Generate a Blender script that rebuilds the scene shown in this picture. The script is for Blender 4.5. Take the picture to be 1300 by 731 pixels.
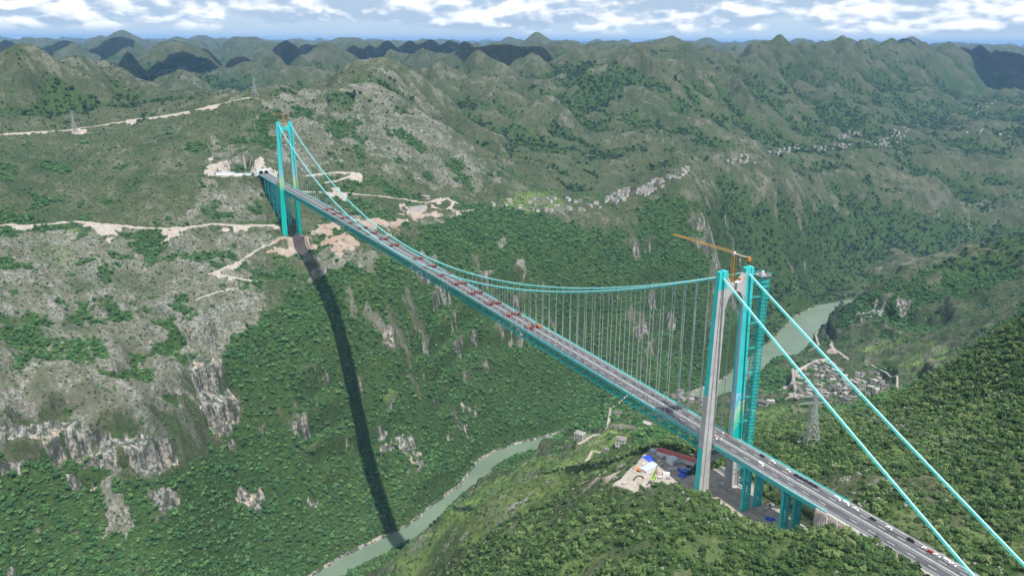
import bpy, bmesh, math, random
import numpy as np
from mathutils import Vector, Matrix

for o in list(bpy.data.objects): bpy.data.objects.remove(o)
scene = bpy.context.scene
COL = scene.collection

# ------------------------------------------------------------------ camera
CAM = np.array([-454.80, 456.36, 320.05])
cd = bpy.data.cameras.new('camera'); cam = bpy.data.objects.new('camera', cd); COL.objects.link(cam)
cd.sensor_width = 36.0; cd.lens = 28.588; cd.clip_start = 1.0; cd.clip_end = 250000.0
_F = Vector((0.83539, -0.46652, -0.29066)); _R = Vector((-0.48603, -0.87392, 0.00576)); _U = Vector((0.2567, -0.13646, 0.95681))
cam.matrix_world = Matrix(((_R.x, _U.x, -_F.x, CAM[0]), (_R.y, _U.y, -_F.y, CAM[1]), (_R.z, _U.z, -_F.z, CAM[2]), (0, 0, 0, 1)))
scene.camera = cam

# ------------------------------------------------------------------ sky with clouds, sun, exposure
SUN_EL = math.radians(64.0)
SUN_DIR = Vector((-math.cos(SUN_EL)*0.997, 0.075*math.cos(SUN_EL), math.sin(SUN_EL))).normalized()   # towards the sun
world = bpy.data.worlds.new('World'); scene.world = world; world.use_nodes = True
wt = world.node_tree; wt.nodes.clear()
def wn(t, **k):
    n = wt.nodes.new(t)
    for a, b in k.items(): setattr(n, a, b)
    return n
def wl(a, b): wt.links.new(a, b)
sky = wn('ShaderNodeTexSky'); sky.sky_type = 'NISHITA'; sky.sun_disc = False
sky.sun_elevation = SUN_EL; sky.sun_rotation = math.atan2(SUN_DIR.x, SUN_DIR.y)
sky.altitude = 900.0; sky.air_density = 1.0; sky.dust_density = 0.8; sky.ozone_density = 1.0
geo = wn('ShaderNodeTexCoord')
sep = wn('ShaderNodeSeparateXYZ'); wl(geo.outputs['Generated'], sep.inputs[0])
def wmath(op, a, b=None, clamp=False):
    n = wn('ShaderNodeMath', operation=op, use_clamp=clamp)
    for i, v in enumerate((a, b)):
        if v is None: continue
        if isinstance(v, (int, float)): n.inputs[i].default_value = v
        else: wl(v, n.inputs[i])
    return n.outputs[0]
az = wmath('ARCTAN2', sep.outputs[1], sep.outputs[0])
el = wmath('ARCSINE', sep.outputs[2])
# cloud layer: directions mapped on (azimuth, stretched elevation) so banks flatten towards the horizon
elw = wmath('MULTIPLY', wmath('POWER', wmath('MAXIMUM', el, 0.0001), 0.8), 14.0)
comb = wn('ShaderNodeCombineXYZ'); wl(wmath('MULTIPLY', az, 10.0), comb.inputs[0]); wl(elw, comb.inputs[1])
def wnoise(scale, detail, rough, off, dist=0.0):
    n = wn('ShaderNodeTexNoise'); n.inputs['Scale'].default_value = scale; n.inputs['Detail'].default_value = detail
    n.inputs['Roughness'].default_value = rough; n.inputs['Distortion'].default_value = dist
    m = wn('ShaderNodeMapping'); m.inputs['Location'].default_value = off; wl(comb.outputs[0], m.inputs[0]); wl(m.outputs[0], n.inputs['Vector'])
    return n.outputs['Fac']
OFF = 0.16
def wpair(scale, detail, rough, off, dist):
    a = wnoise(scale, detail, rough, off, dist); b = wnoise(scale, detail, rough, (off[0]-0.05, off[1]+OFF, off[2]), dist); return a, b
n1, n1u = wpair(1.25, 3.0, 0.5, (3.1, 0.0, 1.0), 0.1)
n2, n2u = wpair(4.2, 6.0, 0.55, (7.7, 0.3, 4.0), 0.2)
def wramp(v, a, b):
    n = wn('ShaderNodeMapRange'); n.interpolation_type = 'SMOOTHSTEP'; n.inputs['From Min'].default_value = a; n.inputs['From Max'].default_value = b
    wl(v, n.inputs['Value']); return n.outputs[0]
lift = wramp(el, 0.006, 0.040)
dens = wmath('ADD', wmath('ADD', wmath('MULTIPLY', n1, 0.80), wmath('MULTIPLY', n2, 0.20)), wmath('MULTIPLY', lift, 0.17))
densu = wmath('ADD', wmath('ADD', wmath('MULTIPLY', n1u, 0.80), wmath('MULTIPLY', n2u, 0.20)), wmath('MULTIPLY', lift, 0.17))
cover = wmath('MULTIPLY', wramp(dens, 0.455, 0.555), wramp(el, 0.005, 0.017))
body = wramp(wmath('SUBTRACT', dens, densu), -0.045, 0.085)
def wmix(f, a, b, mode='MIX'):
    n = wn('ShaderNodeMix', data_type='RGBA', blend_type=mode)
    if isinstance(f, (int, float)): n.inputs[0].default_value = f
    else: wl(f, n.inputs[0])
    for i, v in ((6, a), (7, b)):
        if isinstance(v, tuple): n.inputs[i].default_value = v
        else: wl(v, n.inputs[i])
    return n.outputs[2]
cloud_col = wmix(body, (4.1, 5.4, 7.0, 1), (10.4, 10.6, 10.8, 1))
skycol = wmix(wramp(el, 0.10, 0.0), sky.outputs[0], (5.0, 6.5, 8.0, 1))
final = wmix(wmath('MULTIPLY', cover, 0.92), skycol, cloud_col)
bg = wn('ShaderNodeBackground'); bg.inputs['Strength'].default_value = 0.09; wl(final, bg.inputs['Color'])
wo = wn('ShaderNodeOutputWorld'); wl(bg.outputs[0], wo.inputs['Surface'])

sl = bpy.data.lights.new('sun', 'SUN'); sun = bpy.data.objects.new('sun', sl); COL.objects.link(sun)
sl.energy = 5.0; sl.angle = math.radians(0.53); sl.color = (1.0, 0.965, 0.91)
sun.rotation_euler = SUN_DIR.to_track_quat('Z', 'Y').to_euler()
vs = scene.view_settings
vs.view_transform = 'Standard'; vs.look = 'None'; vs.exposure = 0.36; vs.gamma = 1.0; vs.use_curve_mapping = False
cy = scene.cycles
cy.use_denoising = True
cy.max_bounces = 5; cy.diffuse_bounces = 2; cy.glossy_bounces = 2; cy.transmission_bounces = 2; cy.transparent_max_bounces = 8; cy.volume_bounces = 0

# ------------------------------------------------------------------ small helpers
def attr(o, label=None, cat=None, group=None, kind=None):
    if label: o['label'] = label
    if cat: o['category'] = cat
    if group: o['group'] = group
    if kind: o['kind'] = kind
    return o

def mesh_np(name, verts, faces, mat=None, smooth=False):
    """one mesh object out of numpy arrays; faces is (n,3) or (n,4)"""
    me = bpy.data.meshes.new(name)
    verts = np.asarray(verts, np.float32); faces = np.asarray(faces, np.int32)
    k = faces.shape[1]
    me.vertices.add(len(verts)); me.vertices.foreach_set('co', verts.ravel())
    me.loops.add(faces.size); me.loops.foreach_set('vertex_index', faces.ravel())
    me.polygons.add(len(faces)); me.polygons.foreach_set('loop_start', np.arange(0, faces.size, k, dtype=np.int32))
    me.polygons.foreach_set('loop_total', np.full(len(faces), k, np.int32))
    if smooth: me.polygons.foreach_set('use_smooth', np.ones(len(faces), bool))
    me.update(calc_edges=True)
    if mat: me.materials.append(mat)
    o = bpy.data.objects.new(name, me); COL.objects.link(o)
    return o

#<T>
# ------------------------------------------------------------------ terrain heights (world metres)
_perm = np.random.RandomState(7).permutation(4096)
_gr = np.random.RandomState(11).rand(4096)*2*np.pi
_gx, _gy = np.cos(_gr), np.sin(_gr)
def noise2(x, y, seed=0):
    xi = np.floor(x).astype(np.int64); yi = np.floor(y).astype(np.int64)
    xf = x-xi; yf = y-yi
    u = xf*xf*xf*(xf*(xf*6-15)+10); v = yf*yf*yf*(yf*(yf*6-15)+10)
    def g(ix, iy, dx, dy):
        h = _perm[(ix+_perm[(iy+seed*57) & 4095]) & 4095]
        return _gx[h]*dx+_gy[h]*dy
    a = g(xi, yi, xf, yf); b = g(xi+1, yi, xf-1, yf); c = g(xi, yi+1, xf, yf-1); d = g(xi+1, yi+1, xf-1, yf-1)
    return ((a+u*(b-a))*(1-v)+(c+u*(d-c))*v)*1.5
def fbm(x, y, octv=4, seed=0, gain=0.5):
    s = 0; a = 1.0
    for i in range(octv):
        s = s+a*noise2(x*2**i, y*2**i, seed+i); a *= gain
    return s
def ridged(x, y, octv=3, seed=0, gain=0.5):
    s = 0; a = 1.0
    for i in range(octv):
        s = s+a*(1-np.abs(noise2(x*2**i, y*2**i, seed+i))*1.6); a *= gain
    return s/(2-2*gain**octv)*1.0
def sstep(a, b, x):
    t = np.clip((x-a)/(b-a), 0, 1); return t*t*(3-2*t)
RIVER_Z = -618.0
CTRL=[(670,694,-324),(766,690,-240),(803,683,-177),(967,692,-119),(1096,699,-80),(1387,721,-16),(1713,745,56),(2068,776,109),(716,604,-385),(832,594,-294),(877,584,-220),
 (1038,581,-163),(1177,579,-121),(1293,579,-92),(1495,580,-52),(1641,579,-15),(1824,578,30),(2124,582,75),(734,513,-429),(856,494,-326),(891,484,-256),(1067,469,-193),
 (1208,458,-148),(1325,449,-117),(1533,436,-71),(1668,426,-33),(1858,413,15),(2180,394,69),(724,410,-459),(812,393,-388),(860,382,-345),(888,374,-299),(992,356,-247),
 (1068,344,-216),(1205,323,-168),(1490,282,-87),(1661,256,-27),(1790,237,12),(1953,214,53),(2187,182,100),(804,288,-554),(900,262,-475),(980,239,-393),(1063,210,-255),
 (1137,190,-201),(1263,162,-156),(1454,119,-97),(1628,78,-26),(1698,63,-12),(1807,37,39),(1972,-1,106),(2086,-28,153),(830,149,-618),(919,117,-528),(988,91,-433),(1061,62,-316),
 (1144,33,-228),(1198,15,-194),(880,-24,-618),(967,-61,-533),(1045,-95,-431),(1114,-126,-317),(1184,-157,-234),(1261,-188,-184),(1379,-236,-139),(1521,-292,-101),(1581,-316,-82),
 (1747,-384,-1),(1956,-468,89),(2145,-544,161),(1677,-198,-34),(1780,-233,4),(1999,-307,92),(1039,-277,-618),(1083,-299,-574),(1147,-332,-487),(1211,-365,-394),(1278,-399,-296),
 (1349,-435,-216),(1438,-480,-156),(1543,-533,-127),(1647,-584,-104),(1839,-681,-6),(1902,-712,15),(2347,-983,9),(2424,-1023,30),(2619,-1124,107),(2745,-1189,164),(1081,-515,-618),
 (1151,-557,-536),(1221,-598,-439),(1290,-638,-336),(1358,-678,-249),(1439,-727,-183),(1547,-792,-145),(1695,-884,-124),(1889,-1003,-96),(2135,-1154,-67),(2352,-1288,-36),
 (2535,-1400,7),(2709,-1507,58),(2875,-1608,116),(1088,-762,-618),(1155,-808,-545),(1231,-860,-444),(1307,-910,-335),(1383,-962,-243),(1430,-995,-197),(1527,-1065,-161),
 (1670,-1172,-143),(1863,-1316,-114),(2090,-1485,-80),(2334,-1666,-20),(2589,-1851,91),(2807,-2010,185),(1104,-1048,-618),(1158,-1091,-556),(1238,-1151,-447),(1321,-1215,-332),
 (1414,-1290,-236),(1500,-1361,-170),(1653,-1497,-139),(1915,-1730,-104),(2124,-1916,-76),(2321,-2091,-37),(2609,-2339,77),(2816,-2518,159),(1408,-1683,-618),(1429,-1702,-593),
 (1514,-1776,-481),(1597,-1852,-391),(1704,-1955,-302),(1829,-2080,-241),(2056,-2316,-192),(2290,-2565,-164),(2647,-2942,-123),(2921,-3219,-6),(3239,-3542,130),(1681,-2429,-577),
 (1764,-2519,-504),(1851,-2614,-427),(1991,-2772,-322),(2153,-2962,-247),(2382,-3242,-193),(2718,-3658,-139),(3232,-4293,-58),(3423,-4517,30),(1741,-3029,-521),(1778,-3078,-496),
 (1821,-3119,-404),(1909,-3235,-346),(2109,-3514,-278),(2445,-4000,-219),(3034,-4863,-166),(3897,-6129,-90),(1565,-3340,-518),(1599,-3391,-493),(1636,-3429,-411),(1728,-3568,-345),
 (1911,-3865,-275),(2220,-4383,-215),(2721,-5238,-156),(3346,-6307,-94),(1389,-3649,-515),(1454,-3737,-407),(1538,-3883,-340),(1704,-4194,-270),(1984,-4740,-209),(2437,-5642,-148),
 (3001,-6767,-85),(1398,0,-128),(1217,0,-184),(1120,0,-261),(1062,0,-381),(985,0,-526),(1440,0,-104),(1500,0,-96),(1560,0,-82),(1610,0,-62),(1650,0,-30),(1410,22,-114),
 (1410,-22,-114),(1680,0,-8),(1690,60,-12),(1720,140,-12),(1740,30,35),(1740,-30,35),(774,0,-583),(720,0,-530),(654,0,-467),(529,-227,-316),(683,-264,-409),(759,-276,-445),
 (774,-147,-490),(733,-63,-505),(685,19,-515),(636,107,-515),(756,-205,-450),(-14,65,-16),(-101,137,-22),(-53,160,-45),(66,164,-120),(325,117,-270),(528,105,-440),(362,112,-330),
 (198,137,-215),(158,112,-160),(134,82,-120),(58,89,-68),(14,90,-42),(451,12,-330),(395,-8,-280),(564,-114,-360),(370,-67,-250),(177,11,-118),(-51,57,-18),(-105,70,-16),
 (-124,88,-24),(-122,51,-12),(-150,46,3),(-186,53,4),(-169,32,4),(-191,14,4),(-150,81,-10),(-71,-59,-16),(-114,-40,-6),(-183,-30,-2),(-230,-30,3),(-210,-23,-2),(14,-101,-50),
 (50,-98,-58),(109,-210,-90),(453,-609,-300),(607,-883,-399),(834,-1160,-496),(689,-1203,-450),(897,-1354,-490),(217,-426,-160),(163,-415,-126),(1081,-1387,-560),(-118,-129,-8),
 (-187,-112,6),(-59,-219,-14),(-51,-287,0),(-93,-272,20),(-48,-181,-25),(106,-391,-85),(55,-368,-45),(22,-389,5),(-13,-403,45),(-58,-420,85),(-160,-255,50),(-230,-124,20),
 (640,-409,-349),(624,-490,-361),(290,-325,-180),(819,-678,-430),(792,-713,-440),(820,-774,-455),(808,-603,-430),(738,-456,-395),(581,-270,-330),(758,-810,-440),(628,-754,-390),
 (798,-979,-470),(957,-1071,-540),(636,-267,-370),(713,-265,-420),(590,-302,-330),(1180,-1656,-505),(1101,-1620,-425),(1035,-1638,-365),(975,-1825,-272),(922,-2122,-225),
 (791,-2292,-180),(897,-1415,-478),(664,-1251,-430),(648,-1367,-385),(862,-1526,-440),(636,-1488,-320),(577,-1538,-280),(830,-1798,-310),(0,17,-48),(0,-17,-48),(40,0,-49),
 (70,20,-50),(80,-10,-50),(-40,0,-46),(-80,0,-36),(-118,0,-8),(-150,0,-3),(-200,0,-3),(-250,0,-3),(20,40,-49),(20,-40,-50),(1650,-2750,-545),(1680,-3300,-530),(1600,-4000,-510),
 (1480,-4800,-480),(1950,-3400,-480),(1900,-2700,-470),(1850,-4200,-450),(1580,-2450,-545),(1300,-3000,-560),(862,-76,-620),(957,-245,-620),(1056,-375,-620),(1062,-700,-620),
 (1078,-1000,-620),(1200,-1390,-620),(1330,-1655,-620),(1452,-1945,-620),(1440,-2130,-620),(1335,-2330,-620),(1250,-2500,-620),(1130,-2720,-620),(950,-3000,-620),(1530,-1760,-570),
 (1590,-1960,-560),(1640,-2150,-560),(1380,-1400,-570),(1250,-1060,-560),(1240,-700,-550),(802,-533,-394),(777,-500,-390),(747,-442,-378),(810,-440,-429),(862,-416,-481),
 (810,-604,-410),(132,-647,-80),(212,-601,-200),(327,-645,-330),(78,-730,-50),(1283,-2810,-540),(3038,683,70),(3041,289,70),(3736,728,35),(3740,256,35),(2395,496,100),(2824,83,85),
 (2681,-183,90),(2585,-829,60),(2112,-782,-40),(2092,-931,-70),(3485,-237,40),(3374,-702,40),(3073,-955,40),(3310,-1406,50),(3192,-1822,130),(5533,845,0),(5522,-73,0),
 (5335,-1118,0),(5372,-2425,20),(4881,-3256,40),(4496,-3756,60),(4430,-4557,80),(4916,-6132,80),(5202,-7790,60),(5558,-9929,20),(5256,-11222,20),(3233,-7754,-60),(414,220,-620),
 (342,386,-625),(344,508,-600),(335,586,-560),(415,128,-480),(211,241,-420),(136,352,-450),(-507,486,-90),(-629,554,-80),(-22282,12646,-10),(-52840,29710,-20),(-979,749,-60),
 (-1764,1188,0),(-3947,2407,20),(-514,466,-90),(-652,488,-80),(-25135,4445,-10),(-59686,10029,-20),(-1047,552,-60),(-1936,696,0),(-4404,1095,20),(-514,445,-90),(-651,419,-80),
 (-25010,-4236,-10),(-59388,-10806,-20),(-1044,344,-60),(-1928,175,0),(-4384,-294,20),(-506,426,-90),(-627,354,-80),(-21925,-12352,-10),(-51982,-30283,-20),(-970,149,-60),
 (-1743,-312,0),(-3890,-1593,20),(-493,410,-90),(-581,301,-80),(-16249,-18923,-10),(-38361,-46053,-20),(-834,-9,-60),(-1402,-706,0),(-2982,-2644,20),(-475,400,-90),(-521,267,-80),
 (-8669,-23156,-10),(-20168,-56213,-20),(-652,-110,-60),(-948,-960,0),(-1769,-3322,20),(-454,396,-90),(-452,256,-80),(-97,-24541,-10),(403,-59538,-20),(-446,-144,-60),
 (-433,-1043,0),(-398,-3543,20),(-433,400,-90),(-384,269,-80),(8431,-22911,-10),(20870,-55626,-20),(-416,411,-90),(-324,305,-80),(15887,-18463,-10),(38766,-44950,-20),
 (-402,427,-90),(-280,359,-80),(21372,-11733,-10),(51930,-28798,-20),(-396,447,-90),(-257,424,-80),(24225,-3532,-10),(58777,-9117,-20),(-396,468,-90),(-258,494,-80),
 (24101,5149,-10),(58479,11719,-20),(-403,487,-90),(-283,559,-80),(21015,13265,-10),(51073,31196,-20),(60,764,-350),(833,1225,-350),(2980,2506,20),(-417,503,-90),(-328,611,-80),
 (15339,19835,-10),(37451,46966,-20),(-76,921,-350),(493,1619,-350),(2072,3557,20),(-435,513,-90),(-389,645,-80),(7759,24069,-10),(19258,57126,-20),(-258,1023,-350),(38,1873,-350),
 (859,4234,20),(-456,516,-90),(-458,656,-80),(-812,25454,-10),(-1313,60450,-20),(-463,1056,-350),(-476,1956,-350),(-512,4456,20),(-476,512,-90),(-526,643,-80),(-9340,23824,-10),
 (-21780,56539,-20),(-668,1017,-350),(-988,1858,-350),(-1876,4195,20),(-494,502,-90),(-586,608,-80),(-16797,19376,-10),(-39675,45863,-20),(-847,910,-350),(-1435,1592,-350),
 (-3069,3483,20)]
PEAKS=[(2665,501,306,0.55),(2844,368,259,0.50),(3190,261,237,0.50),(2678,125,185,0.50),(2446,-80,171,0.45),(3804,-135,174,0.50),(5488,-371,192,0.70),(5454,-244,179,0.70),
 (5128,13,215,0.80),(8519,-231,283,0.80),(7496,-432,223,0.70),(7972,-659,245,0.70),(8244,-875,243,0.70),(5429,-718,238,0.50),(5495,-890,237,0.50),(6332,-1259,303,0.60),
 (4815,-1118,298,0.75),(8860,-1411,278,0.70),(2413,-583,261,0.50),(2386,-509,243,0.50),(2419,-653,230,0.50),(2922,-1056,232,0.60),(6652,-2236,313,0.60),(6804,-2114,285,0.60),
 (6489,-2378,308,0.60),(6325,-2510,328,0.60),(6442,-2736,323,0.60),(6382,-2863,303,0.60),(3383,-1482,277,0.75),(3426,-1822,260,0.70),(5978,-3400,294,0.60),(5905,-3519,275,0.60),
 (6500,-3497,277,0.60),(6572,-3367,262,0.60),(3460,-2144,297,0.50),(3502,-2261,326,0.50),(3471,-2391,323,0.50),(3419,-2545,341,0.50),(3337,-2647,359,0.55),(3271,-2726,325,0.50),
 (3476,-3099,317,0.80),(3395,-3187,281,0.60),(3569,-3581,348,0.75),(3603,-3827,355,0.80),(3628,-4076,351,0.70),(3663,-4312,332,0.70),(3760,-4623,371,0.70),(3780,-4864,351,0.70),
 (3754,-5011,318,0.70),(3865,-5304,360,0.70),(3950,-5614,338,0.70),(4030,-5925,339,0.70),(4149,-6450,335,0.70),(4476,-7429,316,0.60),(4422,-7108,287,0.50),(4452,-7795,244,0.50),
 (4444,-8261,213,0.50),(5754,-10393,261,0.50),(2520,-1388,106,0.55),(2778,-1343,160,0.55),(2650,-1159,136,0.50),(3053,-2965,166,0.55),(3247,-3611,176,0.55),(3031,-2545,172,0.55),
 (3463,-4219,190,0.55),(3578,-4768,183,0.55),(2139,-86,164,0.45),(2558,-273,186,0.50),(2445,-312,169,0.50),(2619,-434,195,0.50)]
RIVER = [(420,780,30),(560,600,28),(700,350,25),(812,141,21),(835,88,20),(857,11,20),(876,-71,20),(923,-147,20),(970,-235,20),(1046,-315,20),(1067,-370,20),(1074,-425,20),
 (1070,-478,22),(1066,-700,36),(1078,-1000,45),(1098,-1150,50),(1200,-1390,54),(1255,-1515,56),(1330,-1655,56),(1398,-1780,56),(1452,-1945,54),
 (1440,-2130,50),(1335,-2330,46),(1250,-2500,44),(1130,-2720,42),(950,-3000,40),(700,-3300,40)]
AZ0 = -0.5093
def polar(x, y):
    dx, dy = x-CAM[0], y-CAM[1]
    a = np.arctan2(dy, dx)-AZ0
    a = (a+np.pi) % (2*np.pi)-np.pi
    return a, np.log(np.maximum(np.hypot(dx, dy), 20.0))
_c = np.array(CTRL, float)
_ca, _cl = polar(_c[:, 0], _c[:, 1])
def _phi(r2): return 0.5*r2*np.log(r2+1e-12)
def _tps_fit(lam=2e-4):
    n = len(_ca)
    r2 = (_ca[:, None]-_ca[None])**2+(_cl[:, None]-_cl[None])**2
    K = _phi(r2)+lam*np.eye(n); Pm = np.stack([np.ones(n), _ca, _cl], 1)
    A = np.block([[K, Pm], [Pm.T, np.zeros((3, 3))]])
    w = np.linalg.solve(A, np.concatenate([_c[:, 2], np.zeros(3)]))
    return w[:n], w[n:]
_w, _lin = _tps_fit()
def tps(a, l):
    sh = a.shape; a = a.ravel(); l = l.ravel(); out = np.empty(len(a))
    for i in range(0, len(a), 40000):
        aa, ll = a[i:i+40000], l[i:i+40000]
        r2 = (aa[:, None]-_ca[None])**2+(ll[:, None]-_cl[None])**2
        out[i:i+40000] = _phi(r2)@_w+_lin[0]+_lin[1]*aa+_lin[2]*ll
    return out.reshape(sh)
# the smooth base on a lookup grid, bicubic-free: dense enough for bilinear reading
_ga = np.concatenate([np.linspace(-np.pi, -0.75, 50)[:-1], np.linspace(-0.75, 0.75, 361), np.linspace(0.75, np.pi, 50)[1:]])
_gl = np.concatenate([np.linspace(3.0, 6.0, 30)[:-1], np.linspace(6.0, 8.4, 361), np.linspace(8.4, 11.2, 100)[1:]])
_gz = tps(*np.meshgrid(_ga, _gl, indexing='ij'))
def bil(ga, gl, gz, a, l):
    fa = np.interp(a, ga, np.arange(len(ga))); fl = np.interp(l, gl, np.arange(len(gl)))
    i = np.clip(fa.astype(int), 0, len(ga)-2); j = np.clip(fl.astype(int), 0, len(gl)-2)
    u = fa-i; v = fl-j
    return (gz[i, j]*(1-u)+gz[i+1, j]*u)*(1-v)+(gz[i, j+1]*(1-u)+gz[i+1, j+1]*u)*v
def polydist(x, y, pl):
    """distance to a polyline, the width at the nearest point, arc length there, z there (if given)"""
    best = np.full(x.shape, 1e18); val = np.zeros(x.shape)
    for p, q in zip(pl[:-1], pl[1:]):
        dx, dy = q[0]-p[0], q[1]-p[1]; L2 = dx*dx+dy*dy+1e-9
        t = np.clip(((x-p[0])*dx+(y-p[1])*dy)/L2, 0, 1)
        d = (x-p[0]-t*dx)**2+(y-p[1]-t*dy)**2
        m = d < best
        best = np.where(m, d, best); val = np.where(m, p[2]+(q[2]-p[2])*t, val)
    return np.sqrt(best), val
def inpoly(x, y, pl):
    c = np.zeros(x.shape, bool); n = len(pl)
    for i in range(n):
        x1, y1 = pl[i]; x2, y2 = pl[(i+1) % n]
        if y1 == y2: continue
        c ^= ((y1 > y) != (y2 > y)) & (x < (x2-x1)*(y-y1)/(y2-y1)+x1)
    return c
def smax(a, b, k): 
    h = np.clip(0.5+0.5*(a-b)/k, 0, 1); return b+(a-b)*h+k*h*(1-h)
PADS=[(50,24,40,21,-1.117,-49.5,8),(4,-4,24,28,0.0,-49.5,8),(-60,4,44,18,0.0,-44,14),(1700,85,38,62,0.12,-11,14),(1405,0,18,34,0.0,-117,14)]
Z_FOREST=[[(848,590),(856,563),(866,535),(869,509),(861,482),(852,461),(849,441),(845,407),(858,379),(877,349),(895,319),(950,287),(982,256),(1000,240),(1017,223),(1044,237),
 (1063,245),(1093,198),(1138,145),(1168,90),(1236,21),(1247,-36),(1265,-97),(1232,-121),(1292,-191),(1391,-282),(1460,-365),(1485,-456),(1451,-510),(1438,-575),(1449,-655),
 (1474,-748),(1459,-819),(1421,-875),(1415,-946),(1413,-1023),(1408,-1098),(1393,-1178),(1381,-1262),(1528,-1511),(1609,-1713),(1582,-1794),(1623,-1954),(1652,-2111),(1546,-2084),
 (1482,-1904),(1404,-1717),(1339,-1554),(1260,-1385),(1194,-1230),(1141,-1095),(1128,-985),(738,-558),(731,-484),(703,-397),(741,-362),(1104,-529),(1093,-447),(1075,-365),
 (1044,-280),(984,-193),(943,-119),(906,-51),(880,9),(863,57),(849,103),(830,148),(823,204),(805,259),(765,313),(740,361),(716,406),(694,448),(690,487),(687,524),(677,560),
 (663,593),(647,624),(630,652),(665,652),(701,651),(735,650),(763,648),(787,644),(815,641),(837,617)],[(86,-114),(91,-154),(118,-220),(162,-313),(192,-393),(489,-844),(525,-957),
 (132,-430),(91,-397),(58,-373),(41,-384),(23,-391),(3,-395),(-12,-405),(-34,-407),(-51,-416),(-63,-436),(-97,-372),(-123,-325),(-147,-280),(-170,-237),(-190,-201),(-175,-195),
 (-159,-191),(-141,-191),(-129,-177),(-119,-160),(-109,-143),(-102,-120),(-96,-94),(-84,-79),(-60,-82),(-26,-95),(6,-103),(33,-101),(54,-102)],[(1260,-1715),(1105,-1617),
 (1029,-1631),(992,-1669),(970,-1728),(974,-1828),(941,-1898),(897,-1949),(1594,-3390),(796,-1909),(736,-1816),(774,-1779),(805,-1730),(850,-1677),(911,-1649),(914,-1594),
 (945,-1527),(1005,-1499),(1066,-1494)],[(1421,-931),(1441,-1032),(1451,-1130),(1445,-1193),(1449,-1266),(1679,-1593),(1748,-1785),(1724,-1886),(1781,-2081),(1912,-2347),
 (1933,-2494),(1967,-2669),(1962,-2799),(1921,-2886),(1890,-2987),(1845,-3015),(1787,-3022),(1801,-2943),(1772,-2800),(1663,-2544),(1654,-2439),(1627,-2312),(1562,-2139),
 (1645,-2104),(1617,-1949),(1580,-1792),(1604,-1709),(1521,-1505),(1380,-1262),(1389,-1174),(1406,-1097),(1411,-1011)],[(2879,-1632),(3138,-1863),(3341,-2068),(3006,-1986),
 (2768,-1981),(2537,-1877),(2616,-1815),(2710,-1762),(2789,-1694)],[(1498,-172),(1549,-200),(1558,-231),(1520,-230),(1484,-194)],[(1261,106),(1309,69),(1290,30),(1269,28),
 (1251,59),(1235,95)],[(1365,-52),(1361,-70),(1359,-100),(1329,-86),(1345,-59)],[(913,-1436),(842,-1451),(783,-1478),(753,-1374),(679,-1286),(801,-1353)],[(1102,-1165),
 (1027,-1135),(1037,-1197),(979,-1210),(675,-865),(755,-856)],[(1128,-543),(1137,-597),(1170,-667),(1174,-746),(741,-466),(567,-301),(709,-342),(759,-321),(1103,-506)],[(533,-325),
 (530,-373),(353,-261),(127,-88),(59,-31),(84,-19),(102,-19)],[(1457,-398),(1496,-462),(1548,-535),(1546,-600),(1527,-657),(1522,-724),(1481,-752),(1453,-658),(1446,-579),
 (1456,-489)],[(1517,-1148),(1477,-1194),(1455,-1255),(1502,-1384),(1412,-1288),(1406,-1202),(1424,-1140),(1453,-1086),(1471,-1024)]]
Z_GREY=[[(2163,-390),(2256,-504),(2322,-615),(2286,-658),(2230,-692),(2209,-741),(1891,-670),(1816,-706),(1728,-732),(1681,-654),(1643,-582),(1646,-509),(1637,-432),(1691,-384),
 (1754,-339),(1828,-308),(1907,-276),(2034,-332)],[(2037,-84),(2101,-183),(2199,-297),(2030,-269),(1900,-250),(1782,-233),(1672,-132),(1705,-91),(1734,-48),(1902,-71)],[(1428,654),
 (1466,618),(1493,580),(1512,539),(1531,496),(1518,452),(1501,407),(1505,361),(1499,314),(1479,267),(1457,220),(1469,160),(1451,102),(1451,40),(1370,58),(1302,74),(1205,113),
 (1145,143),(1098,197),(1068,244),(1041,284),(1017,302),(971,321),(927,340),(896,381),(894,419),(895,451),(904,483),(904,519),(897,553),(876,585),(867,613),(849,639),(883,637),
 (931,636),(1002,638),(1093,641),(1185,644),(1299,649)],[(1491,232),(1566,192),(1657,148),(1637,86),(1657,15),(1588,18),(1494,28),(1489,99),(1493,166)],[(1881,100),(1834,31),
 (1721,37),(1746,76),(1777,115)],[(1407,-331),(1475,-372),(1479,-425),(1490,-482),(1458,-525),(1446,-579),(1421,-506),(1420,-448),(1374,-375),(1331,-308),(1273,-251),
 (1304,-235)],[(1371,-30),(1337,-61),(1310,-94),(1296,-126),(1287,-161),(1244,-182),(1240,-133),(1240,-87),(1231,-39),(1228,6),(1315,6)],[(1413,-467),(1406,-542),(1417,-629),
 (1449,-733),(1409,-735),(1374,-740),(1332,-638),(1326,-549),(1349,-480)],[(1670,-1930),(1701,-2055),(1739,-2194),(1644,-1957)]]
Z_WHITE=[[(846,448),(849,438),(817,438),(779,438),(784,472),(816,460)],[(1109,282),(1160,233),(1173,182),(1182,145),(1218,100),(1150,134),(1103,192),(1075,243),(1059,297),
 (1089,289)]]
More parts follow.
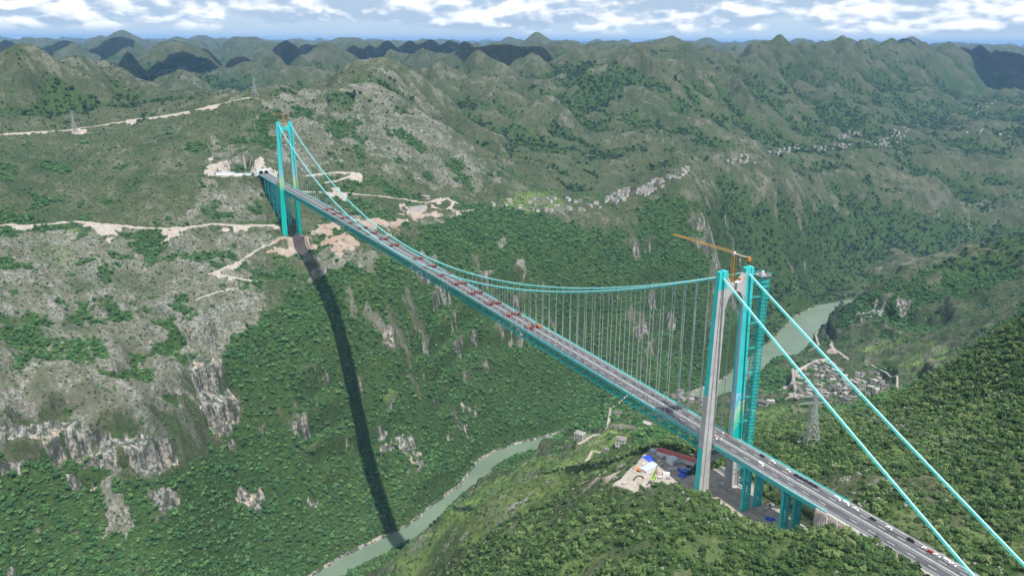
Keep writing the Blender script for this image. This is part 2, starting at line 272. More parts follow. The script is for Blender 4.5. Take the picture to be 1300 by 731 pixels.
Z_ROCK=[[(864,583),(891,553),(902,517),(891,476),(891,452),(887,427),(883,393),(893,358),(880,348),(861,378),(848,406),(860,433),(865,454),(869,474),(873,510),(867,535),(865,555),
 (859,588)],[(838,640),(858,612),(868,581),(856,583),(845,614),(819,641)],[(869,531),(879,501),(872,470),(860,438),(851,442),(860,483),(864,509),(864,534)],[(843,591),(850,563),
 (844,564),(837,592)],[(850,515),(853,491),(843,467),(839,470),(845,491),(845,512)],[(827,403),(842,376),(841,351),(825,359),(814,398)],[(925,260),(944,214),(921,218),(908,241),
 (908,263)],[(1049,280),(1060,243),(1043,237),(1019,224),(1002,234),(985,255),(978,279),(988,287),(998,296),(1030,287)],[(1047,-96),(1047,-122),(1014,-129),(994,-99),(1000,-75),
 (1003,-45),(1024,-48),(1039,-75)],[(1112,-258),(1122,-299),(1139,-345),(1113,-325),(1089,-303),(1049,-214),(1085,-245)],[(964,-81),(989,-97),(1004,-130),(995,-162),
 (971,-147)],[(1061,50),(1072,12),(1062,19),(1058,49)],[(928,128),(928,106),(919,114),(918,132)],[(1112,-90),(1143,-130),(1145,-149),(1115,-127),(1108,-101)],[(1056,58),(1076,10),
 (1064,18),(1057,53)],[(1891,-2993),(1845,-3141),(1965,-3468),(1895,-3528),(1840,-3612),(1770,-3705),(1663,-3542),(1662,-3416),(1697,-3356),(1740,-3206),(1783,-3103),
 (1830,-3076)],[(1072,-1592),(1007,-1592),(967,-1624),(928,-1627),(914,-1594),(966,-1577),(974,-1519),(1019,-1513)],[(1442,-1261),(1465,-1322),(1407,-1260),
 (1406,-1229)],[(1742,-2032),(1774,-2115),(1729,-2055)],[(61,-28),(71,-42),(52,-29)]]
Z_GRASS=[[(527,-166),(532,-195),(552,-235),(559,-272),(548,-295),(442,-254),(96,8),(85,32),(101,43),(179,10),(231,-2)],[(670,82),(651,50),(653,11),(556,15),(745,-116),(699,-142),
 (656,-174),(701,-259),(480,-165),(189,8),(176,41),(172,68),(194,78),(214,91),(233,110),(264,124),(314,127),(486,85),(524,100)],[(561,-233),(553,-259),(548,-288),(526,-320),
 (103,0),(87,35),(189,-12),(474,-168)],[(682,-1278),(771,-1329),(845,-1350),(920,-1414),(893,-1456),(861,-1491),(736,-1406),(649,-1368),(602,-1327),(614,-1260)],[(1072,-72),
 (1068,-97),(1054,-125),(1047,-96)],[(184,-256),(226,-344),(220,-367),(544,-807),(592,-818),(649,-837),(468,-586),(462,-542)],[(1622,-675),(1642,-767),(1745,-915),(1520,-830),
 (1511,-744),(1537,-694),(1532,-626)],[(1465,540),(1500,490),(1509,437),(1424,451),(1340,463),(1368,502),(1410,521)]]
Z_DIRT=[[(1467,-68),(1457,-138),(1464,-203),(1474,-257),(1474,-297),(1406,-270),(1375,-244),(1399,-223),(1419,-207),(1398,-146),(1396,-114),(1396,-47)],[(1394,-46),(1377,-84),
 (1360,-121),(1299,-113),(1290,-87),(1346,-88),(1368,-42)],[(1407,46),(1408,7),(1400,-30),(1369,-36),(1318,-10),(1338,23),(1348,58)],[(164,27),(98,47),(88,42),(77,33),(83,49),
 (79,61),(115,61)],[(1773,110),(1743,74),(1721,37),(1692,-26),(1666,-18),(1673,54),(1682,124),(1709,126)],[(1786,107),(1755,69),(1730,75),(1752,114)],[(1743,25),(1737,-18),
 (1695,-26),(1703,32)],[(1542,-323),(1544,-371),(1530,-413),(1489,-394),(1493,-351),(1491,-306)]]
ROADS={'track_upper':(7,[(1998,645,75),(2020,624,75),(2047,602,74),(2116,582,73),(2131,558,73),(2142,534,73),(2153,509,73),(2166,488,72),(2174,467,72),(2171,445,72),(2168,423,73),
 (2192,400,74),(2208,377,75),(2196,354,78),(2191,331,81),(2202,307,84),(2200,283,86),(2204,259,89),(2233,232,92),(2211,205,96),(2164,181,102),(2149,154,107),(2133,130,113),
 (2106,108,119),(2091,84,124),(2089,62,129),(2091,40,134),(2079,19,139),(2064,-1,145),(2068,-24,149),(2069,-45,152),(2075,-66,155)]),
'track_mid':(9,[(1460,631,-41),(1473,614,-45),(1485,597,-48),(1503,579,-52),(1516,561,-55),(1517,546,-59),(1525,530,-62),(1532,515,-64),(1539,496,-66),(1547,477,-67),
 (1549,457,-67),(1551,438,-68),(1541,421,-69),(1525,404,-71),(1527,387,-75),(1523,367,-78),(1524,348,-81),(1507,329,-84),(1507,312,-86),(1501,296,-87),(1491,281,-88),
 (1480,264,-88),(1478,246,-88),(1475,228,-89),(1477,209,-89),(1482,189,-89),(1490,169,-89),(1488,151,-90),(1477,134,-92),(1472,117,-94),(1469,97,-96),(1476,75,-98),(1474,55,-100),
 (1475,33,-103),(1457,25,-107)]),
'track_zig':(4,[(1401,40,-124),(1384,60,-127),(1384,75,-130),(1380,91,-134),(1355,111,-137),(1329,133,-140),(1302,154,-141),(1294,173,-143),(1279,192,-145),(1268,211,-147),
 (1264,195,-150),(1253,181,-152),(1247,166,-156),(1241,147,-161),(1243,126,-168)]),
'track_zig2':(3,[(1219,178,-170),(1220,194,-171),(1216,211,-172),(1206,228,-173),(1199,241,-173),(1191,253,-174)]),
'track_right':(5,[(1623,-75,-53),(1622,-95,-56),(1620,-115,-58),(1618,-136,-60),(1610,-155,-62),(1610,-177,-64),(1599,-195,-65),(1594,-214,-68),(1590,-234,-71),(1590,-264,-75),
 (1587,-292,-80),(1578,-318,-85),(1575,-347,-90),(1569,-363,-94),(1561,-378,-97),(1544,-398,-98),(1563,-422,-99),(1586,-447,-100),(1597,-481,-103),(1565,-485,-109),
 (1519,-452,-115),(1508,-465,-120),(1517,-486,-124),(1515,-502,-125),(1527,-534,-126)]),
'track_up1':(6,[(1676,-102,-24),(1678,-119,-24),(1684,-136,-24),(1695,-168,-24),(1704,-200,-25),(1699,-223,-26),(1700,-247,-29),(1680,-238,-32),(1672,-217,-36),(1662,-195,-39),
 (1660,-174,-41),(1648,-150,-42)]),
'lane':(3,[(770,-508,-374),(770,-494,-378),(749,-461,-378),(732,-431,-373),(699,-406,-362),(664,-379,-346),(567,-299,-328),(559,-284,-317),(558,-268,-313),(549,-247,-313),
 (545,-230,-314)]),
'vroad':(4,[(947,-1320,-514),(961,-1303,-518),(954,-1260,-520),(943,-1213,-519),(913,-1164,-513),(910,-1148,-494),(797,-1022,-456),(636,-851,-400)]),
'vroad2':(4,[(1369,-1819,-622),(1129,-1542,-566),(1061,-1484,-529),(1014,-1418,-513),(966,-1377,-505),(938,-1361,-499),(881,-1325,-492)]),
'vroad3':(3.5,[(1223,-1615,-570),(1188,-1561,-563),(1103,-1478,-555),(1101,-1497,-550),(1098,-1472,-551),(1099,-1452,-557),(1102,-1435,-564)]),
'field':(2.5,[(814,-1332,-485),(777,-1310,-479),(739,-1286,-468),(685,-1230,-450),(643,-1190,-423),(528,-1028,-396),(525,-997,-380),(532,-981,-375)]),
'lane_low':(3,[(445,-176,-283),(459,-196,-278),(443,-198,-273)])}
BENCH=[(pl,w) for w,pl in ROADS.values()]
def zmask(x, y, polys, warp=1.0, seed=0):
    """1 inside any of the ground polygons, with a ragged edge"""
    D=np.hypot(x-CAM[0],y-CAM[1]); s=np.clip(D/1500,0.4,3)*warp
    xw=x+s*(16*noise2(x/45,y/45,200+seed)+6*noise2(x/13,y/13,201+seed)); yw=y+s*(16*noise2(x/45,y/45,210+seed)+6*noise2(x/13,y/13,211+seed))
    m=np.zeros(x.shape,bool)
    for pl in polys:
        p=np.array(pl); bb=(xw>p[:,0].min())&(xw<p[:,0].max())&(yw>p[:,1].min())&(yw<p[:,1].max())
        if bb.any():
            i=np.nonzero(bb); m[i]|=inpoly(xw[i],yw[i],pl)
    return m.astype(float)
def CLIFFM(x, y): return zmask(x, y, Z_ROCK, 0.6)*0.8

def height(x, y):
    shp = x.shape; x = x.ravel().astype(float); y = y.ravel().astype(float)
    a, l = polar(x, y); D = np.exp(l)
    h = bil(_ga, _gl, _gz, a, l)
    base = h.copy()
    rd, rw = polydist(x, y, RIVER)
    # scattered karst cones on the plateau
    far = sstep(3900, 5200, D)*(1-sstep(42000, 50000, D))
    for cell, hh, seed in ((520., 270., 1), (900., 350., 2), (1500., 300., 3)):
        wgt = far if cell < 1200 else sstep(9000, 14000, D)*(1-sstep(42000, 50000, D))
        gx, gy = x/cell, y/cell; ix, iy = np.floor(gx), np.floor(gy); add = np.zeros_like(h)
        for di in (-1, 0, 1):
            for dj in (-1, 0, 1):
                k = (_perm[((ix+di).astype(np.int64)*31+(iy+dj).astype(np.int64)*17+seed*101) & 4095]).astype(np.int64)
                px = ix+di+0.15+0.7*_gr[k]/6.2832; py = iy+dj+0.15+0.7*_gr[(k*7+5) & 4095]/6.2832
                am = _gr[(k*13+9) & 4095]/6.2832
                r = np.hypot(gx-px, gy-py)*(1+0.22*noise2(gx*3.1, gy*3.1, seed+5))
                add = np.maximum(add, np.where(am > 0.35, am, 0)*hh*np.exp(-1.15*(r/0.34)**1.5))
        h = h+add*wgt*np.clip(1.25-np.maximum(base-60, 0)/120, 0.1, 1)*np.clip((base+150)/120, 0, 1)
    h = np.where((h > 285) & (D > 3900), 285+(h-285)*0.4, h)
    # the named peaks
    for (px, py, pz, s) in PEAKS:
        m = (np.abs(x-px) < 1300) & (np.abs(y-py) < 1300)
        if not m.any(): continue
        xx, yy = x[m], y[m]; dx, dy = xx-px, yy-py
        r = np.hypot(dx, dy); th = np.arctan2(dy, dx)
        r = r*(1+0.20*noise2(xx/210, yy/210, 21)+0.10*noise2(xx/70, yy/70, 22)+0.10*np.cos(5*th+px))
        r0 = 45.0 if s < 0.58 else 24.0; s = s*(1.65 if s < 0.58 else 1.4); cone = pz-s*(np.sqrt(r*r+r0**2)-r0)-0.0016*np.maximum(r-420, 0)**2
        h[m] = smax(h[m], cone, 28.0)
    # gullies and spurs
    nf = np.clip((345-h)/170, 0.22, 1)
    near = 1-sstep(780, 1000, D)
    mid = sstep(900, 1150, D)
    wall = mid*sstep(20, 160, rd-rw)*(1-sstep(2600, 3600, D))*(1-sstep(-190, -60, base)*0.55)
    wx = x+40*noise2(x/300, y/300, 31); wy = y+40*noise2(x/300, y/300, 32)
    h = h+wall*(26*(ridged(wx/520, wy/210, 3, 41)-0.62)+13*(ridged(wx/170, wy/85, 3, 47)-0.62)+5*fbm(x/48, y/48, 3, 51)+1.6*fbm(x/11, y/11, 2, 55))
    hill = sstep(2300, 3200, D)
    h = h+nf*hill*(100*(ridged(x/640, y/640, 3, 61)-0.62)*np.clip(0.5+D/9000, 0, 1.6)+14*fbm(x/130, y/130, 4, 66)+3.5*fbm(x/26, y/26, 2, 69))
    rng_ = sstep(3000, 3800, D)*sstep(0.02, 0.16, -a)*np.clip((base+110)/230, 0, 1.15)*(1-sstep(11000, 15000, D))
    h = h+nf*rng_*(240*(ridged(y/680+0.35*noise2(x/700, y/700, 36), x/2100, 2, 37)-0.66)+70*(ridged(y/230, x/560, 3, 39)-0.62))
    h = h+near*(3.5*fbm(x/75, y/75, 3, 71)+1.5*(ridged(x/24, y/24, 2, 75)-.6)+0.6*fbm(x/6, y/6, 2, 78))
    # broken cliff bands in the canyon walls
    band = wall*np.maximum(sstep(0.05, 0.45, fbm(x/190, y/190, 3, 81)), CLIFFM(x, y))*(1-sstep(-260, -170, h))*sstep(-600, -560, h)
    H = 62.0; q = (h+26*noise2(x/150, y/150, 85)+8*noise2(x/30, y/30, 86))/H; fr = q-np.floor(q)
    h = h+band*H*(sstep(0.50, 0.80, fr)-fr)*0.85
    # river bed and banks
    bank = RIVER_Z+1.0+np.maximum(rd-rw, 0)*0.28
    h = np.where(rd < rw+14, np.minimum(h, bank+3*noise2(x/9, y/9, 91)+1.5), h)
    h = np.where(rd < rw+3*noise2(x/25, y/25, 92), np.minimum(h, RIVER_Z-4), np.maximum(h, np.minimum(bank, RIVER_Z+6)))
    # levelled ground: works site, bridge ends and benches
    for (cx, cy, hx, hy, rot, z, soft) in PADS:
        c, s = math.cos(rot), math.sin(rot); dx, dy = x-cx, y-cy
        u = np.abs(dx*c+dy*s)-hx; v = np.abs(-dx*s+dy*c)-hy
        d = np.hypot(np.maximum(u, 0), np.maximum(v, 0))+np.minimum(np.maximum(u, v), 0)
        d = d+3.0*noise2(x/18, y/18, 95)*min(1.0, soft/10)
        h = h+(z-h)*(1-sstep(0, soft, d))
    # road benches
    for pl, w in BENCH:
        p = np.array(pl); g = w*3+12
        i = np.nonzero((x > p[:, 0].min()-g) & (x < p[:, 0].max()+g) & (y > p[:, 1].min()-g) & (y < p[:, 1].max()+g))[0]
        if len(i) == 0: continue
        d, z = polydist(x[i], y[i], pl)
        h[i] += (z-h[i])*(1-sstep(w*0.6, w*1.7+3, d))
    # the ground never rises into the deck, nor hides the carriageway
    below = (np.abs(y) < 30) & (x > -125) & (x < 1672)
    h = np.where(below, np.minimum(h, np.maximum(deckz(x)-14-6*np.clip(np.minimum(x+70, 1630-x)/40, -2, 1), -900)+np.maximum(np.abs(y)-16, 0)*1.0), h)
    d2 = np.abs(y)
    road = (x <= -112) & (x > -420)
    h = np.where(road, h+(np.minimum(h, deckz(x)-0.55+np.maximum(d2-14.5, 0)*0.55)-h), h)
    h = np.where(road & (d2 < 14.5), deckz(x)-0.55, h)
    return h.reshape(shp)
DECK_G, DECK_B = -0.00564, 4.1
def deckz(x): return DECK_G*x+4*DECK_B*(x/1420.)*(1-x/1420.)*((x > 0) & (x < 1420))
#</T>
NAZ, NR1, NR2, NR3 = 1150, 1080, 420, 130
HAZE = 2.8e-5
# ------------------------------------------------------------------ the terrain sheet: a fan of rings, fine in front of the bridge
gaz = np.concatenate([np.linspace(-np.pi, -0.66, 90)[:-1], np.linspace(-0.66, 0.66, NAZ), np.linspace(0.66, np.pi, 90)[1:-1]])
gln = np.concatenate([np.linspace(np.log(20.5), np.log(400), 50)[:-1], np.linspace(np.log(400), np.log(3000), NR1)[:-1], np.linspace(np.log(3000), np.log(12000), NR2)[:-1], np.linspace(np.log(12000), np.log(52000), NR3)])
AA, LL = np.meshgrid(gaz, gln, indexing='ij')
TX = CAM[0]+np.exp(LL)*np.cos(AA+AZ0); TY = CAM[1]+np.exp(LL)*np.sin(AA+AZ0)
TZ = height(TX, TY)
def ground(x, y):
    x = np.atleast_1d(np.asarray(x, float)); y = np.atleast_1d(np.asarray(y, float))
    a, l = polar(x, y); return bil(gaz, gln, TZ, a, l)
def gz1(x, y): return float(ground(x, y)[0])
na, nl = TX.shape
idx = np.arange(na*nl).reshape(na, nl)
i2 = np.roll(idx, -1, axis=0)
quads = np.stack([idx[:, :-1], idx[:, 1:], i2[:, 1:], i2[:, :-1]], -1).reshape(-1, 4)
# ------------------------------------------------------------------ what covers the ground: masks read at every terrain point
dzi = np.gradient(TZ, axis=1)/np.maximum(np.gradient(np.exp(LL), axis=1), 1e-6)
dza = (np.roll(TZ, -1, 0)-np.roll(TZ, 1, 0))/np.maximum(np.hypot(np.roll(TX, -1, 0)-np.roll(TX, 1, 0), np.roll(TY, -1, 0)-np.roll(TY, 1, 0)), 1e-6)
NZ = 1/np.sqrt(1+dzi**2+dza**2)
DD = np.exp(LL)
def lap(f):   # only where it can be seen, to save time
    out = np.zeros(TX.shape); m = (np.abs(AA) < 0.85) & (DD > 380) & (DD < 14000); out[m] = f(TX[m], TY[m]); return out
fz = lap(lambda x, y: zmask(x, y, Z_FOREST, 1.3, 0)); gzm = lap(lambda x, y: zmask(x, y, Z_GREY, 2.2, 1)); wz = lap(lambda x, y: zmask(x, y, Z_WHITE, 1.5, 2))
rz = lap(lambda x, y: zmask(x, y, Z_ROCK, 0.7, 3)); hz = lap(lambda x, y: zmask(x, y, Z_GRASS, 1.2, 4)); dz_ = lap(lambda x, y: zmask(x, y, Z_DIRT, 1.5, 5))
big = fbm(TX/420, TY/420, 4, 301); med = fbm(TX/120, TY/120, 4, 305); sml = fbm(TX/34, TY/34, 3, 309); tiny = fbm(TX/11, TY/11, 2, 313)
nearm = 1-sstep(900, 1100, DD); farm = sstep(2300, 2900, DD)
RIVD = lap(lambda x, y: (lambda r: r[0]-r[1])(polydist(x, y, RIVER))); RIVD[RIVD == 0] = 9e3
crack = sstep(0.15, 0.7, med+0.8*sml+0.5*tiny)
cl = np.clip(sstep(0.46, 0.30, NZ)*crack*(1-nearm)*(0.25+0.75*(DD < 3300))*sstep(30, 110, RIVD)+rz*sstep(-0.35, 0.25, 0.9*sml+0.4*med+0.6*tiny-0.25*(DD > 2500)+0.8*(DD < 1500))*np.where(DD > 2500, 0.55, 1.0), 0, 1)
def boxblur(f, k):
    for ax in (0, 1):
        p = np.concatenate([np.repeat(f.take([0], ax), k+1, ax), f, np.repeat(f.take([-1], ax), k, ax)], ax); c = np.cumsum(p, ax)
        n = f.shape[ax]; f = (c.take(range(2*k+1, 2*k+1+n), ax)-c.take(range(0, n), ax))/(2*k+1)
    return f
HOL = np.clip((boxblur(TZ, 9)-TZ)/(0.0035*DD+1.0), -1.5, 1.5); HOL2 = np.clip((boxblur(TZ, 26)-TZ)/(0.009*DD+2.0), -1.5, 1.5)
hollow = 0.5*HOL+0.6*HOL2                       # > 0 in gullies, < 0 on crests
cl = np.maximum(cl, (1-sstep(2, 9, np.abs(RIVD)))*sstep(-0.5, 0.2, sml+0.3)*(RIVD > -8)*0.9*(1-nearm))
forest = np.where(fz > 0, np.clip(0.97-np.maximum(0.9*med-0.5*hollow-0.42, 0)*2.2-1.5*np.maximum(sml*0.8+0.5*tiny-0.62, 0), 0.08, 1), 0.0)
forest = np.maximum(forest, nearm*np.clip(0.62+0.45*med+0.75*sml+0.3*tiny, 0, 1))
midm = (1-nearm)*(1-farm)
forest = np.maximum(forest, midm*np.clip(0.06+0.8*hollow+0.8*med+0.5*big+0.45*sml, 0, 1))
forest = np.maximum(forest, farm*np.clip(0.16+0.8*hollow+0.65*med+0.45*big+0.4*sml+0.50*sstep(3600, 5200, DD), 0, 0.95))
forest = np.maximum(forest, sstep(60, 20, RIVD)*(RIVD > 8)*0.8)
grey = np.clip(gzm*np.clip(0.72+0.5*med+0.5*sml, 0.25, 1)+farm*np.clip(0.9*sml+0.6*med-0.3*hollow-0.30, 0, 0.5)*(1-0.6*sstep(3600, 5200, DD))+0.6*midm*np.clip(sml+med-0.05, 0, 1), 0, 1)
grey = np.maximum(grey, wz*np.clip(0.85+0.5*sml, 0, 1))
grey = np.maximum(grey, nearm*sstep(0.30, 0.75, sml*0.7+tiny*0.7-0.25*med)*0.95)
forest = np.where(gzm > 0, np.where(fz > 0, forest, np.clip(0.14+0.9*hollow+0.8*med+0.35*sml, 0, 0.85)), forest)
forest = forest*(1-np.clip(wz, 0, 0.93))*(1-0.7*hz)*(1-cl*0.8)
hz = np.maximum(hz, nearm*0.75*sstep(-0.5, 0.3, med))
dirt = dz_*np.clip(0.78+0.55*sml+0.3*med, 0, 1); rdmask = np.zeros(TX.shape)
for w, pl in ROADS.values():
    p = np.array(pl); m = (TX > p[:, 0].min()-50) & (TX < p[:, 0].max()+50) & (TY > p[:, 1].min()-50) & (TY < p[:, 1].max()+50)
    if m.any():
        d, zr = polydist(TX[m], TY[m], [(a, b, c) for a, b, c in pl])
        if w > 3.5:       # spoil tipped over the downhill edge
            run = w*(0.8+11*np.clip(noise2(TX[m]/70, TY[m]/70, 407)+0.35*noise2(TX[m]/17, TY[m]/17, 408), 0, 1))
            rdmask[m] = np.maximum(rdmask[m], 0.85*(TZ[m] < zr+0.5)*(1-sstep(run*0.6, run, d+4*noise2(TX[m]/9, TY[m]/9, 409))))
        rdmask[m] = np.maximum(rdmask[m], 1-sstep(w*0.35, w*1.0+1.0, d+w*0.55*noise2(TX[m]/22, TY[m]/22, 401)*(w > 3.6)+w*0.3*noise2(TX[m]/7, TY[m]/7, 402)))
dirt = np.maximum(dirt, rdmask)
for (cx, cy, hx, hy, rot, z, soft) in PADS[:3]:
    c, s = math.cos(rot), math.sin(rot); u = np.abs((TX-cx)*c+(TY-cy)*s)-hx; v = np.abs(-(TX-cx)*s+(TY-cy)*c)-hy
    dirt = np.maximum(dirt, 1-sstep(-2, 7, np.maximum(u, v)+4*noise2(TX/16, TY/16, 403)))
rd_ex = (TX < -105) & (TX > -420) & (np.abs(TY) < 17); dirt[rd_ex] = 1
forest *= (1-sstep(0.2, 0.6, dirt)); cl *= (1-0.8*dirt)
forest[DD < 300] *= 0.3
red = np.clip(dz_*0.9*(TX < 1640)+0.4*np.where(rdmask > 0, sml, 0), 0, 1)
def sample(f, x, y):
    a, l = polar(x, y); return bil(gaz, gln, f, a, l)

# ------------------------------------------------------------------ materials
def new_mat(name):
    m = bpy.data.materials.new(name); m.use_nodes = True
    nt = m.node_tree; b = nt.nodes['Principled BSDF']; return m, nt, b
def N(nt, t, ins=None, **k):
    n = nt.nodes.new(t)
    for a, b in k.items(): setattr(n, a, b)
    for a, v in (ins or {}).items():
        if isinstance(v, bpy.types.NodeSocket): nt.links.new(v, n.inputs[a])
        else: n.inputs[a].default_value = v
    return n
def tex(nt, pos, scale, detail=4, rough=0.55, dist=0.0):
    return N(nt, 'ShaderNodeTexNoise', {'Vector': pos, 'Scale': scale, 'Detail': detail, 'Roughness': rough, 'Distortion': dist}).outputs['Fac']
def rng(nt, v, a, b, c=0.0, d=1.0):
    n = N(nt, 'ShaderNodeMapRange', {'Value': v, 'From Min': a, 'From Max': b, 'To Min': c, 'To Max': d}); return n.outputs[0]
def mixc(nt, f, a, b, mode='MIX'):
    n = N(nt, 'ShaderNodeMix', data_type='RGBA', blend_type=mode)
    for i, v in ((0, f), (6, a), (7, b)):
        if isinstance(v, bpy.types.NodeSocket): nt.links.new(v, n.inputs[i])
        else: n.inputs[i].default_value = v if i == 0 else (*v, 1) if len(v) == 3 else v
    return n.outputs[2]
def mth(nt, op, a, b=None, clamp=False):
    n = nt.nodes.new('ShaderNodeMath'); n.operation = op; n.use_clamp = clamp
    for i, v in enumerate((a, b)):
        if v is None: continue
        if isinstance(v, bpy.types.NodeSocket): nt.links.new(v, n.inputs[i])
        else: n.inputs[i].default_value = v
    return n.outputs[0]
def paint(name, col, rough=0.55, var=0.10, scale=0.35, metallic=0.0, streak=True):
    """paint or concrete: base colour with weathering"""
    m, nt, b = new_mat(name)
    pos = N(nt, 'ShaderNodeNewGeometry').outputs['Position']
    f = tex(nt, pos, scale, 6, 0.65)
    dark = tuple(c*(1-2.2*var) for c in col); lite = tuple(min(1, c*(1+1.3*var)+0.01*var) for c in col)
    c = mixc(nt, rng(nt, f, 0.32, 0.68), dark, lite)
    if streak:
        mp = N(nt, 'ShaderNodeMapping', {'Vector': pos, 'Scale': (1.1, 1.1, 0.045)})
        g = tex(nt, mp.outputs[0], 1.0, 4, 0.6)
        c = mixc(nt, rng(nt, g, 0.52, 0.75, 0, 0.35), c, tuple(x*0.72 for x in col))
    if streak:      # lift joints every few metres of height
        fz_ = mth(nt, 'FRACT', mth(nt, 'MULTIPLY', N(nt, 'ShaderNodeSeparateXYZ', {'Vector': pos}).outputs[2], 1/4.5))
        c = mixc(nt, rng(nt, fz_, 0.07, 0.03, 0, 0.30), c, tuple(x*0.55 for x in col))
    nt.links.new(c, b.inputs['Base Color']); b.inputs['Roughness'].default_value = rough; b.inputs['Metallic'].default_value = metallic
    b.inputs['Specular IOR Level'].default_value = 0.35
    return m
def plain(name, col, rough=0.6, metallic=0.0):
    m, nt, b = new_mat(name)
    pos = N(nt, 'ShaderNodeNewGeometry').outputs['Position']
    c = mixc(nt, rng(nt, tex(nt, pos, 0.9, 3), 0.3, 0.7), tuple(x*0.85 for x in col), tuple(min(1, x*1.12) for x in col))
    nt.links.new(c, b.inputs['Base Color']); b.inputs['Roughness'].default_value = rough; b.inputs['Metallic'].default_value = metallic
    return m
def varied(name, cols, rough=0.6, metallic=0.0):
    """one material whose colour differs from object to object"""
    m, nt, b = new_mat(name)
    r = N(nt, 'ShaderNodeObjectInfo').outputs['Random']
    cr = nt.nodes.new('ShaderNodeValToRGB'); cr.color_ramp.interpolation = 'CONSTANT'
    e = cr.color_ramp.elements
    while len(e) < len(cols): e.new(0.5)
    for i, c in enumerate(cols): e[i].position = i/len(cols); e[i].color = (*c, 1)
    nt.links.new(r, cr.inputs[0])
    pos = N(nt, 'ShaderNodeNewGeometry').outputs['Position']
    c = mixc(nt, rng(nt, tex(nt, pos, 0.7, 4), 0.3, 0.7, 0.0, 0.35), cr.outputs[0], (0.12, 0.11, 0.10))
    nt.links.new(c, b.inputs['Base Color']); b.inputs['Roughness'].default_value = rough; b.inputs['Metallic'].default_value = metallic
    return m

